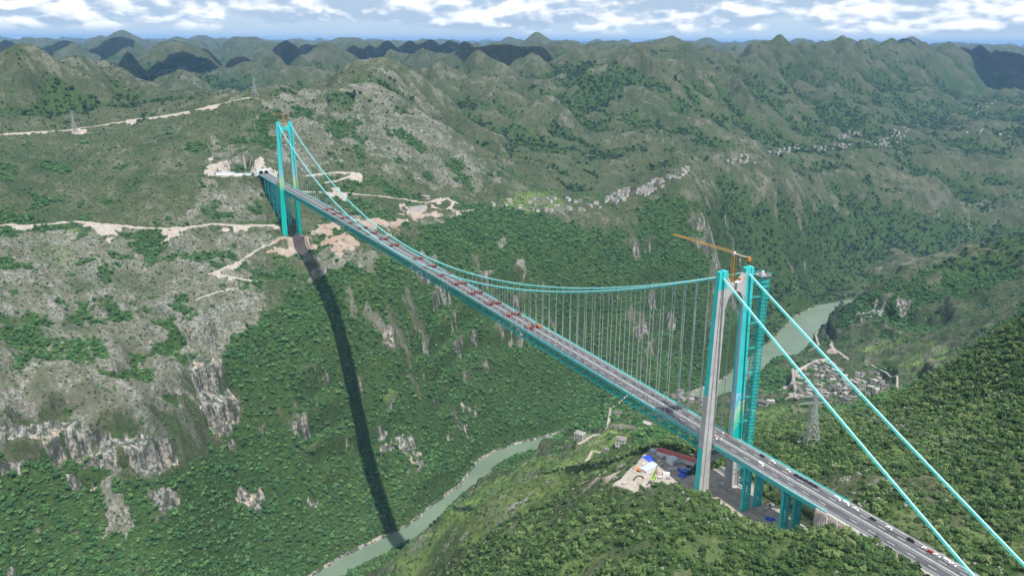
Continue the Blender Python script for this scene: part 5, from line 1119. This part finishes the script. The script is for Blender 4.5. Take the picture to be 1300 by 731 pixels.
HOUSES = [((559.8, -241.5), 0.5, (1.6, 1.5), 'flat', 3, 'large pale flat-roofed house at the bend of the lane below the gorge forest'),((679.9, -411.3), 0.9, (1.5, 1.3), 'gable', 2, 'grey gabled house beside the lane above the fields'),((531.9, -361.2), 0.4, (1.4, 1.3), 'gable', 2, 'grey house with a pale side wall next to the dark trees below the deck'),((414.5, -215.2), 0.7, (1.4, 1.4), 'flat', 3, 'grey flat-roofed house among the fields nearest the works site'),((432.8, -203.5), 0.3, (1.0, 0.9), 'flat', 1, 'low white outbuilding at the edge of the field'),((479.1, -576.3), 0.4, (1.5, 1.3), 'gable', 2, 'grey house in the trees right behind the scaffold tower'),((539.7, -662.0), 0.9, (1.3, 1.1), 'gable', 2, 'small grey house in the trees farther right of the scaffold tower'),((449.3, -515.6), 0.2, (1.2, 1.2), 'flat', 2, 'pinkish pale house just behind the scaffold tower'),((1453.9, -167.3), 1.2, (2.2, 1.4), 'flat', 1, 'long white works building beside the brown cutting behind the deck'),((1568.8, -404.6), 0.3, (2.0, 1.6), 'flat', 2, 'white building above the stepped retaining wall'),((845.2, -1231.3), 0.4, (1.5, 1.2), 'gable', 2, 'grey long-roofed hall at the edge of the riverside village')]
SHEDS = [((60.5, -7.3), 36.7, 9, 4, -2.68, M['roof_red'], 'long shed with a dull red roof along the edge of the works site'),((56.4, 28.2), 16.5, 8, 3.2, -1.31, M['paleroof'], 'open shed with a pale blue-grey sheet roof in the middle of the works site'),((56.5, 1.5), 7.4, 8, 4.5, -1.43, M['paleroof'], 'tall shed with a light blue roof beside the long red-roofed shed'),((1706.2, 87.8), 45.7, 12, 6, -2.04, M['paleroof'], 'long works shed with a grey-blue roof left of the tunnel'),((1668.0, 63.2), 18.9, 11, 6, -1.82, M['white'], 'white-roofed works shed beside the long grey-blue one'),((1669.7, 39.6), 15.3, 9, 6, -1.85, M['roof_blue'], 'blue-roofed works shed between the white shed and the tunnel'),((1669.0, 20.3), 9.1, 8, 5, -1.2, M['roof_blue'], 'small blue-roofed hut nearest the tunnel mouth')]
CONTAINERS = [((41.0, 4.5), 0.5, 'car_blue', 'blue container in the shade nearest the grey leg'),((36.3, 4.8), 0.5, 'car_blue', 'blue container next to the one nearest the grey leg'),((37.2, 0.5), 0.6, 'car_blue', 'blue container farthest right in the shaded row'),((41.6, 20.3), 1.0, 'car_white', 'white container in the middle of the shaded ground'),((73.4, -3.1), 0.3, 'car_blue', 'blue container standing by the red-roofed shed'),((52.0, -2.1), 1.2, 'car_grey', 'grey container behind the light blue shed'),((80.8, 4.1), 0.2, 'paleroof', 'pale container at the far corner of the works site')]
MOBILE = (39.7, 36.8)
MOB_RZ = 2.2
SITE_CARS = [((47.0, 11.3),('car_white', False), 'white car parked on the works site, left of the pair', 0.4),((44.6, 6.9),('car_white', False), 'white car parked on the works site, right of the pair', 0.5),((35.5, 23.4),('car_grey', False), 'silver car in the shade of the deck on the works site', 1.0),((43.1, -6.5),('car_dark', False), 'dark car at the back of the works site by the red shed', 0.6),((57.0, 13.1),('car_grey', False), 'silver car near the boom of the lime crane', 2.0)]
EXCAVATORS = [((58.9, 37.6), 0.5, 'small orange excavator on the sunlit edge of the works site', M['orange']),((37.5, 41.2), 2.0, 'grey excavator by the lime green mobile crane', M['grey']),((-47.1, -16.6), 1.0, 'dark excavator on the rubble between the approach piers', M['grey'])]
HOSE = [(48.0, 52.1),(50.8, 47.3),(51.7, 43.2),(49.3, 41.6),(45.9, 42.5)]
TARPS = [((73.0, 15.0), 5, 'deep blue tarpaulin over a heap near the far corner of the works site'),((33.8, 8.8), 3.5, 'blue tarpaulin over crates in the deck shade'),((-59.9, -1.5), 3.5, 'light blue tarpaulin on the rubble between the approach piers')]
RETAIN = ((1521.5, -367.7), 0.15)
CLOUDS = [(5488, -366, 100, 560),(5128, 26, 110, 420),(6552, -2218, 240, 900),(6380, -2630, 240, 900),(4483, -7424, 120, 1300),(4164, -7615, 60, 1100),(9043, 294, 120, 800),(6373, -1084, 80, 520),(4147, -1964, 60, 420)]

def gloc(p, dz=0.0): return (p[0], p[1], gz1(p[0], p[1])+dz)
PY = []
for (p, h, bw, rz, lab, r_) in PYLONS:
    PY.append((p, h, rz)); pylon(gloc(p, 0.2), h, bw, rz, lab, r=r_)
def wire(p, q, sag, lab, off):
    P = []
    for t in np.linspace(0, 1, 24): P.append((p[0]+(q[0]-p[0])*t, p[1]+(q[1]-p[1])*t, p[2]+(q[2]-p[2])*t-4*sag*t*(1-t)))
    attr(MB().tube(P, 0.07, M['steel'], 4).build('power_line'), lab, 'power line', 'wires from the grey pylon')
p0 = PYLONS[0]; base = gloc(p0[0], 0.2); c_, s_ = math.cos(p0[3]), math.sin(p0[3])
for k, (t, aw) in enumerate(((0.74, 0.30), (0.86, 0.24))):
    for s in (-1, 1):
        L = s*aw*p0[1]; a = (base[0]+L*c_, base[1]+L*s_, base[2]+t*p0[1]-2.2); q = (a[0]-520, a[1]-60, 75+14*k)
        wire(a, q, 13.0, 'thin power line sagging from the grey pylon over the wooded slope towards the right', 0)

# ------------------------------------------------------------------ load-test trucks: sixteen rows, three abreast on each carriageway
M['truck_red'] = varied('truck_cab_paint', [(0.28, 0.02, 0.018), (0.36, 0.03, 0.02), (0.22, 0.016, 0.015), (0.32, 0.04, 0.03)], 0.4)
M['truck_bed'] = varied('truck_bed_paint', [(0.06, 0.05, 0.05), (0.16, 0.03, 0.025), (0.10, 0.08, 0.07), (0.05, 0.05, 0.055)], 0.7)
M['load'] = plain('gravel_load', (0.30, 0.24, 0.19), 0.95)
def make_truck(cab, bed):
    e = empty('dump_truck')
    MB().box((0, 0, 0.95), (4.6, 0.9, 0.22), M['grey']).build('chassis', e)
    c = MB().box((-3.75, 0, 2.05), (0.95, 1.22, 1.05), cab, top=(0.9, 0.96)).box((-3.7, 0, 3.2), (0.7, 1.0, 0.12), cab); co = c.build('cab', e)
    MB().box((-4.66, 0, 2.45), (0.06, 1.02, 0.42), M['glass']).build('windscreen', co)
    b = MB(); x0, x1, z0, z1 = -2.55, 4.55, 1.35, 2.95
    b.box(((x0+x1)/2, 0, z0), ((x1-x0)/2, 1.22, 0.14), bed)
    for s in (-1, 1):
        b.box(((x0+x1)/2, s*1.20, (z0+z1)/2), ((x1-x0)/2, 0.06, (z1-z0)/2), bed)
        for q in np.linspace(x0+0.4, x1-0.4, 7): b.box((q, s*1.29, (z0+z1)/2), (0.06, 0.03, (z1-z0)/2), bed)
    b.box((x0, 0, (z0+z1)/2+0.15), (0.06, 1.14, (z1-z0)/2+0.15), bed); b.box((x1, 0, (z0+z1)/2), (0.06, 1.14, (z1-z0)/2), bed); bo = b.build('dump_bed', e)
    MB().box(((x0+x1)/2, 0, 2.35), (3.4, 1.12, 0.55), M['load'], top=(0.6, 0.5)).build('load', bo)
    for x in (-3.5, -1.6, 2.2, 3.6):
        for s in (-1, 1): MB().tube([(x, s*0.82, 0.52), (x, s*1.18, 0.52)], 0.52, M['tyre'], 10).build('wheel', e)
    return e
proto_red = make_truck(M['truck_red'], M['truck_bed']); proto_or = make_truck(M['orange'], M['truck_bed']); used_ = {}
ords = ['first', 'second', 'third', 'fourth', 'fifth', 'sixth', 'seventh', 'eighth', 'ninth', 'tenth', 'eleventh', 'twelfth', 'thirteenth', 'fourteenth', 'fifteenth', 'sixteenth']
rows = [312+50*k for k in range(17) if k != 8]; rr = random.Random(9)
for k, x in enumerate(rows):
    for s, sname in ((1, 'near'), (-1, 'valley-side')):
        for l_, (y, lname) in enumerate(((2.75, 'inner'), (5.6, 'middle'), (8.4, 'outer'))):
            orange = k == 0 and s < 0 and l_ > 0
            p = proto_or if orange else proto_red; t = p if p not in used_ else copy_tree(p); used_[p] = 1
            t.location = (x+rr.uniform(-1.6, 1.6), s*y, deckz_(x)+0.02); t.rotation_euler = (0, 0, 0)
            attr(t, '%s dump truck in the %s row from the near tower, %s place, %s carriageway' % ('orange' if orange else 'red', ords[k], lname, sname), 'dump truck', 'dump trucks standing in rows on the bridge for the load test')

# ------------------------------------------------------------------ cars on the approach
M['car_white'] = plain('white_car_paint', (0.75, 0.75, 0.74), 0.3); M['car_dark'] = plain('dark_car_paint', (0.02, 0.022, 0.03), 0.25); M['car_red'] = plain('red_car_paint', (0.40, 0.02, 0.02), 0.3); M['car_grey'] = plain('silver_car_paint', (0.35, 0.36, 0.38), 0.3); M['car_blue'] = plain('blue_paint', (0.02, 0.10, 0.42), 0.4)
def make_car(mat, van=False):
    e = empty('parked_van' if van else 'parked_car'); L, W = (2.6, 0.98) if van else (2.3, 0.92)
    b = MB().box((0, 0, 0.62), (L, W, 0.34), mat, top=(0.97, 0.95)); o = b.build('body', e)
    if van:
        MB().box((0.3, 0, 1.5), (L-0.35, W*0.95, 0.56), mat, top=(0.93, 0.9)).build('roof', e); zc, hl, hx_ = 1.55, L-0.42, 0.3
    else:
        MB().box((0.15, 0, 1.48), (0.95, W*0.72, 0.035), mat).build('roof', e); zc, hl, hx_ = 1.19, 1.45, 0.15
    MB().box((hx_, 0, zc-0.02 if van else zc), (hl+0.03 if van else hl, W*0.955 if van else W*0.92, 0.20 if van else 0.25), M['glass'], top=(0.96, 0.98) if van else (0.66, 0.80)).build('window', e)
    for x in (-L*0.6, L*0.6):
        for s in (-1, 1): MB().tube([(x, s*(W-0.18), 0.34), (x, s*(W+0.02), 0.34)], 0.34, M['tyre'], 10).build('wheel', e)
    return e
cp = {}
def place_car(x, y, kind, lab, rz=0.0, z=None, grp='cars and vans on the approach road'):
    col, van = kind
    if kind not in cp: cp[kind] = make_car(M[col], van); t = cp[kind]
    else: t = copy_tree(cp[kind])
    t.location = (x, y, deckz_(x)+0.025 if z is None else z); t.rotation_euler = (0, 0, rz); attr(t, lab, 'van' if van else 'car', grp); return t
for (x, y, kind, lab) in CARS: place_car(x, y, kind, lab)
for k, (p, kind, lab, rz) in enumerate(SITE_CARS): place_car(p[0], p[1], kind, lab, rz, gz1(*p)+0.02, 'vehicles on the works site')
# red and white water barriers near the tower
for k, (x, y, rz, c) in enumerate(BARRIERS):
    e = empty('traffic_barrier', (x, y, deckz_(x)+0.02), rz, label='%s plastic traffic barrier on the deck, %s' % ('red' if c else 'white', BLAB[k]), cat='traffic barrier', group='barriers on the deck at the near tower')
    MB().box((0, 0, 0.28), (0.95, 0.38, 0.28), M['red' if c else 'white'], top=(0.96, 0.6)).build('base', e); MB().box((0, 0, 0.80), (0.90, 0.20, 0.24), M['red' if c else 'white'], top=(0.95, 0.7)).build('panel', e)

# ------------------------------------------------------------------ houses
WALLS = [(0.58, 0.56, 0.52), (0.46, 0.43, 0.39), (0.66, 0.65, 0.62), (0.38, 0.35, 0.31), (0.50, 0.44, 0.36)]
M['wall'] = varied('house_wall', WALLS, 0.9); M['roof'] = varied('house_roof', [(0.13, 0.125, 0.12), (0.20, 0.19, 0.18), (0.28, 0.26, 0.24), (0.10, 0.095, 0.09), (0.34, 0.32, 0.30)], 0.9)

HM = {}
def house_meshes(kind, fl):
    k = (kind, fl)
    if k in HM: return HM[k]
    h = 3.1*fl; w = MB().box((0, 0, h/2-1.5), (5.0, 4.0, h/2+1.5), M['wall']); win = MB()
    for f in range(fl):
        for q in (-3.2, -0.2, 2.8):
            for s in (-1, 1): win.box((q, s*4.02, 3.1*f+1.7), (0.75, 0.05, 0.75), M['glass'])
        for s in (-1, 1): win.box((s*5.02, 0, 3.1*f+1.7), (0.05, 0.8, 0.75), M['glass'])
    r = MB()
    if kind == 'gable':
        r.prism([(-4.7, h-0.25), (0, h+2.3), (4.7, h-0.25), (4.7, h+0.0), (0, h+2.6), (-4.7, h+0.0)], 0, -5.6, 5.6, M['roof']); w.prism([(-4.0, h), (4.0, h), (0, h+2.15)], 0, -4.9, 4.9, M['wall'])
    else:
        r.box((0, 0, h+0.12), (5.3, 4.3, 0.14), M['roof'])
        for s in (-1, 1): r.box((0, s*4.2, h+0.55), (5.3, 0.1, 0.3), M['wall']); r.box((s*5.2, 0, h+0.55), (0.1, 4.1, 0.3), M['wall'])
        r.box((2.6, 1.5, h+1.35), (1.7, 1.7, 1.1), M['wall']); r.box((2.6, 1.5, h+2.55), (1.95, 1.95, 0.1), M['roof'])
    HM[k] = (w.mesh('wall'), r.mesh('roof'), win.mesh('window')); return HM[k]
def house(p, rz, sc_, kind, fl, lab, grp, parts=True, name='house'):
    w, r, wi = house_meshes(kind, fl); e = empty(name, gloc(p, 0.0), rz, label=lab, cat='house'); 
    if grp: e['group'] = grp
    e.scale = (sc_[0], sc_[1], 1)
    for nm_, me in (('wall', w), ('roof', r), ('window', wi))[:3 if parts else 2]:
        o = bpy.data.objects.new(nm_, me); COL.objects.link(o); o.parent = e
    CLEAR.append((p[0], p[1], 6.0)); return e
hr = random.Random(21)
for lab, grp, pts, parts in VILLAGES:
    for p in pts:
        big_ = hr.random()
        house(p, hr.choice((0.0, 0.3, 1.57, 1.9, 0.8))+hr.uniform(-0.15, 0.15), (hr.uniform(0.9, 1.55), hr.uniform(0.85, 1.25)), hr.choice(('gable', 'flat', 'flat')), hr.choice((1, 2, 2, 3)), lab, grp, parts)
for p, rz, sc_, kind, fl, lab in HOUSES: house(p, rz, sc_, kind, fl, lab, None)

# ------------------------------------------------------------------ works site below the tower
def shed(p, L, W, H, rz, mat, lab, cat='shed', name='shed', slope=0.5, wall=None):
    e = empty(name, gloc(p, 0.0), rz, label=lab, cat=cat); wl_ = MB().box((0, 0, H/2), (L/2, W/2-0.3, H/2), wall or M['white'])
    wl_.build('wall', e); MB().prism([(-W/2, H-0.1), (0, H+slope), (W/2, H-0.1), (W/2, H+0.08), (0, H+slope+0.18), (-W/2, H+0.08)], 0, -L/2-0.5, L/2+0.5, mat).build('roof', e)
    CLEAR.append((p[0], p[1], max(L, W)/2)); return e
for a in SHEDS: shed(*a)
for k, (p, rz, c, lab) in enumerate(CONTAINERS):
    e = empty('container', gloc(p, 0.0), rz, label=lab, cat='container', group='containers on the works site'); b = MB().box((0, 0, 1.3), (3.0, 1.2, 1.3), M[c])
    for q in np.linspace(-2.8, 2.8, 12):
        for s in (-1, 1): b.box((q, s*1.22, 1.3), (0.08, 0.03, 1.2), M[c])
    b.build('body', e); MB().box((3.04, 0, 1.3), (0.03, 1.1, 1.2), M['grey']).build('door', e)
# lime mobile crane with its raised boom
e = empty('mobile_crane', gloc(MOBILE), MOB_RZ, label='lime green mobile crane with raised boom on the works site', cat='crane'); M['lime'] = plain('lime_paint', (0.36, 0.62, 0.06), 0.4)
MB().box((0, 0, 1.1), (5.5, 1.3, 0.45), M['grey']).build('chassis', e); MB().box((-4.3, 0, 2.2), (1.1, 1.25, 0.8), M['lime']).build('cab', e); MB().box((1.5, 0, 2.2), (2.2, 1.2, 0.8), M['lime']).build('turntable', e)
b = MB(); bt = np.array((11.0, 7.0, 27.0)); bo = np.array((1.5, 0, 2.8)); b.beam(bo, bo+(bt-bo)*0.45, 1.1, 1.2, M['lime']); b.build('boom', e); MB().beam(bo+(bt-bo)*0.45, bt, 0.6, 0.65, M['steel']).build('boom_extension', e)
for x in (-4, -2, 2, 4):
    for s in (-1, 1): MB().tube([(x, s*0.9, 0.62), (x, s*1.35, 0.62)], 0.62, M['tyre'], 10).build('wheel', e)
def excavator(p, rz, lab, mat):
    e = empty('excavator', gloc(p), rz, label=lab, cat='excavator')
    for s in (-1, 1): MB().prism([(-2.0, 0.05), (1.9, 0.05), (2.2, 0.45), (1.8, 0.85), (-1.8, 0.85), (-2.2, 0.45)], 1, s*1.2-0.35, s*1.2+0.35, M['tyre']).build('track', e)
    MB().box((-0.5, 0, 1.5), (1.7, 1.25, 0.55), mat).build('body', e); MB().box((0.4, 0.65, 2.5), (0.8, 0.55, 0.6), mat).box((1.22, 0.65, 2.6), (0.03, 0.5, 0.45), M['glass']).build('cab', e)
    MB().beam((1.0, -0.3, 1.7), (3.6, -0.3, 4.3), 0.5, 0.6, mat).beam((3.6, -0.3, 4.3), (5.6, -0.3, 2.0), 0.4, 0.5, mat).build('boom', e); MB().prism([(5.2, 2.1), (6.1, 1.9), (5.9, 0.9), (5.0, 1.2)], 1, -0.9, 0.3, M['grey']).build('bucket', e)
for a in EXCAVATORS: excavator(*a)
b = MB(); hp = [gloc(p, 0.6) for p in HOSE]; attr(b.tube(hp, 0.55, M['tyre'], 7).build('drain_pipe'), 'curved black pipe lying on the pale ground of the works site', 'pipe')
for k, (p, s_, lab) in enumerate(TARPS):
    e = empty('tarpaulin', gloc(p), 0.3*k, label=lab, cat='tarpaulin'); MB().box((0, 0, 0.9), (s_, s_*0.7, 0.9), M['tarp'], top=(0.55, 0.45)).build('cover', e); MB().box((0, 0, 0.06), (s_*1.12, s_*0.82, 0.06), M['tarp']).build('skirt', e)
M['timber'] = varied('stacked_material', [(0.30, 0.22, 0.14), (0.35, 0.34, 0.33), (0.24, 0.10, 0.06), (0.45, 0.44, 0.42), (0.06, 0.12, 0.30), (0.55, 0.53, 0.50)], 0.85)
sr = random.Random(31); STK = []
for k in range(70):
    t, u = sr.uniform(-36, 36), sr.uniform(-18, 18); p = (50+t*math.cos(-1.117)-u*math.sin(-1.117), 24+t*math.sin(-1.117)+u*math.cos(-1.117))
    if k > 48: p = (sr.uniform(-100, -24), sr.choice((-1, 1))*sr.uniform(1, 20))
    if any(math.hypot(p[0]-q[0], p[1]-q[1]) < 6.5 for q in STK+[s_[0] for s_ in SHEDS]+[c_[0] for c_ in CONTAINERS]+[s_[0] for s_ in SITE_CARS]+[MOBILE]+[x_[0] for x_ in EXCAVATORS]+list(HOSE)+[t_[0] for t_ in TARPS]) or abs(p[0]) < 8: continue
    STK.append(p); e = empty('material_stack', gloc(p), sr.uniform(0, 3.1), label='low stack of building material lying on the bare ground of the works site', cat='stack', group='stacks of material on the works site')
    n_ = sr.randint(2, 4); L_ = sr.uniform(1.6, 3.4)
    for i in range(n_): MB().box((sr.uniform(-.2, .2), 0, 0.22+0.42*i), (L_, sr.uniform(0.7, 1.3), 0.2), M['timber']).build('layer', e)
# retaining wall in three steps beyond the bridge, tunnel portal, far works buildings
e = empty('retaining_wall', gloc(RETAIN[0], -3), RETAIN[1], label='pale stepped concrete retaining wall beside the dirt road on the far slope', cat='retaining wall')
for k in range(3): MB().box((3.0+k*5.0, 0, 3.0+k*4.6), (2.6, 34-3*k, 2.6), M['walk']).build('step', e)
pt = empty('tunnel_portal', (1671.0, 0, deckz_(1668)), 0, label='white tunnel portal with two dark mouths where the viaduct meets the mountain', cat='tunnel portal')
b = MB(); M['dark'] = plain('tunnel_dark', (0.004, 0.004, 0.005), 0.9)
def arch(yc, r, z0): return [(yc+r*math.cos(t), z0+r*math.sin(t)) for t in np.linspace(0, math.pi, 13)]
hw = 17.0; outline = [(-hw, -3), (-hw, 11), (hw, 11), (hw, -3)]
# portal face made of piers and spandrels round the openings
for y0, y1 in ((-17, -12.2), (-0.9, 0.9), (12.2, 17)): b.box((1.0, (y0+y1)/2, 4), (1.5, (y1-y0)/2, 7.0), M['white'])
for yc in (-6.55, 6.55):
    a = arch(yc, 5.65, 2.2); P = [(yc-5.65, 11), *[q for q in a[::-1]], (yc+5.65, 11)]
    for p, q in zip(a[:-1], a[1:]): b.add([(-0.5, *p), (-0.5, *q), (-0.5, q[0], 11), (-0.5, p[0], 11)], [(0, 1, 2, 3)], M['white']); b.add([(-0.5, *p), (-0.5, *q), (26, *q), (26, *p)], [(0, 1, 2, 3)], M['grey'])
    for s in (-1, 1): b.add([(-0.5, yc+s*5.65, -1), (26, yc+s*5.65, -1), (26, yc+s*5.65, 2.2), (-0.5, yc+s*5.65, 2.2)], [(0, 1, 2, 3)], M['grey'])
b.box((1.2, 0, 11.3), (1.8, 17.4, 0.3), M['white']); b.build('facade', pt)
for yc in (-6.55, 6.55): MB().box((26.2, yc, 3.5), (0.2, 5.6, 4.5), M['dark']).build('dark_end_plate', pt)  # black plate closing each bore, the darkness inside painted on
# ------------------------------------------------------------------ planting
LG = scatter_group(proto_coll('forest_trees', M['leaf'])); SG = scatter_group(proto_coll('shrubs', M['shrub']))
Pn, Sn, Dn = planting(420, 1000, 1.85, 0.5, 3.2, 1.0, 0.32, 0.80)
pr = project(Pn); vis = (pr[:, 0] > 0) & (pr[:, 0] < 1300) & (pr[:, 1] < 731) & (pr[:, 1] > 300)
score = np.where(vis & (Sn > 1.4) & (Dn < 900), Sn/Dn, 0)
pick = np.argsort(-score)[:300]
near_lab = 'leafy green shrub growing on the limestone hilltop in the foreground below the bridge'
near_protos = [(me_np('crown', [(cv, cf, M['shrub'])]), me_np('trunk', [(tv, tf, M['bark'])])) for (cv, cf), (tv, tf) in protos]
for i in pick:
    c_, t_ = near_protos[i % 5]
    e = bpy.data.objects.new('hill_shrub', None); COL.objects.link(e); e.empty_display_size = 0.5
    e.location = Pn[i]; e.scale = (Sn[i],)*3; e.rotation_euler = (0, 0, float(i % 63)/10)
    attr(e, near_lab, 'shrub', 'largest shrubs on the foreground hill')
    for nm, me in (('crown', c_), ('trunk', t_)):
        o = bpy.data.objects.new(nm, me); COL.objects.link(o); o.parent = e
rest = np.ones(len(Pn), bool); rest[pick] = False
scatter('hill_shrubbery', Pn[rest], Sn[rest], SG)
Pm, Sm, Dm = planting(1000, 2600, 3.7, 1.15, 4.8, 1.0, 0.22)
scatter('canyon_forest', Pm, Sm, LG)
Pf, Sf, Df = planting(2600, 7500, 11.0, 2.6, 7.5, 1.0, 0.22)
scatter('distant_woods', Pf, Sf, scatter_group(proto_coll('distant_trees', M['leaf_far'])))
print('plants', len(Pn), len(Pm), len(Pf))

# limestone outcrops poking through the scrub of the near hills
def rock_coll():
    c = bpy.data.collections.new('limestone_blocks')
    for k in range(5):
        bm = bmesh.new(); bmesh.ops.create_icosphere(bm, subdivisions=2, radius=1.0); q = np.random.RandomState(90+k)
        dirs = q.normal(size=(9, 3)); dirs /= np.linalg.norm(dirs, axis=1)[:, None]; lim = q.uniform(0.45, 0.85, 9)
        for v in bm.verts:
            for d, l in zip(dirs, lim):
                t = v.co.dot(Vector(d))
                if t > l: v.co -= Vector(d)*(t-l)*0.9
            v.co.z *= 0.8; v.co += Vector(q.normal(0, 0.04, 3))
        me = bpy.data.meshes.new('limestone_block'); bm.to_mesh(me); bm.free(); me.materials.append(M['limestone']); me.polygons.foreach_set('use_smooth', np.zeros(len(me.polygons), bool))
        c.objects.link(bpy.data.objects.new('limestone_block', me))
    return c
M['limestone'] = plain('limestone', (0.235, 0.228, 0.21), 0.95)
RG = scatter_group(rock_coll())
rx, ry, rD = fan_points(430, 1000, 1.9)
g_ = sample(grey, rx, ry); dd_ = sample(dirt, rx, ry); kk = (rs.rand(len(rx)) < 0.6*np.clip(g_-0.2, 0, 1)) & (dd_ < 0.3) & keep_clear(rx, ry)
rx, ry = rx[kk], ry[kk]; rsz = 0.35+1.1*rs.rand(len(rx))**2.5
scatter('limestone_rocks', np.stack([rx, ry, ground(rx, ry)+0.25*rsz], -1), rsz, RG)
# ------------------------------------------------------------------ fair-weather clouds high over the hills; their shadows lie on the mountains
m, nt, b = new_mat('cloud_white'); b.inputs['Base Color'].default_value = (0.85, 0.86, 0.88, 1); b.inputs['Roughness'].default_value = 1.0; b.inputs['Specular IOR Level'].default_value = 0.0; M['cloud'] = m
for k, (tx, ty, tz, R) in enumerate(CLOUDS):
    q = np.array((tx, ty, tz))+np.array(SUN_DIR)*(1750.0/SUN_DIR.z); cr_ = random.Random(70+k); V = []; F = []
    for i in range(11):
        a = cr_.random()*6.283; d = R*0.75*math.sqrt(cr_.random()); r_ = R*cr_.uniform(0.28, 0.5) if i else R*0.6; cx, cy_, cz = d*math.cos(a)*1.25, d*math.sin(a)*0.85, r_*0.18
        o_ = len(V); nu, nv = 18, 10
        for v_ in range(nv+1):
            for u_ in range(nu):
                th = math.pi*v_/nv; ph = 6.28319*u_/nu; rad = r_*(1+0.12*math.sin(5*ph+i)*math.sin(4*th+k)); z = rad*math.cos(th)*0.6
                V.append((cx+rad*math.sin(th)*math.cos(ph), cy_+rad*math.sin(th)*math.sin(ph), cz+(z if z > 0 else z*0.25)))
        for v_ in range(nv):
            for u_ in range(nu): F.append((o_+v_*nu+u_, o_+(v_+1)*nu+u_, o_+(v_+1)*nu+(u_+1) % nu, o_+v_*nu+(u_+1) % nu))
    o = mesh_np('cloud', V, F, M['cloud'], True); o.location = q; o['kind'] = 'structure'
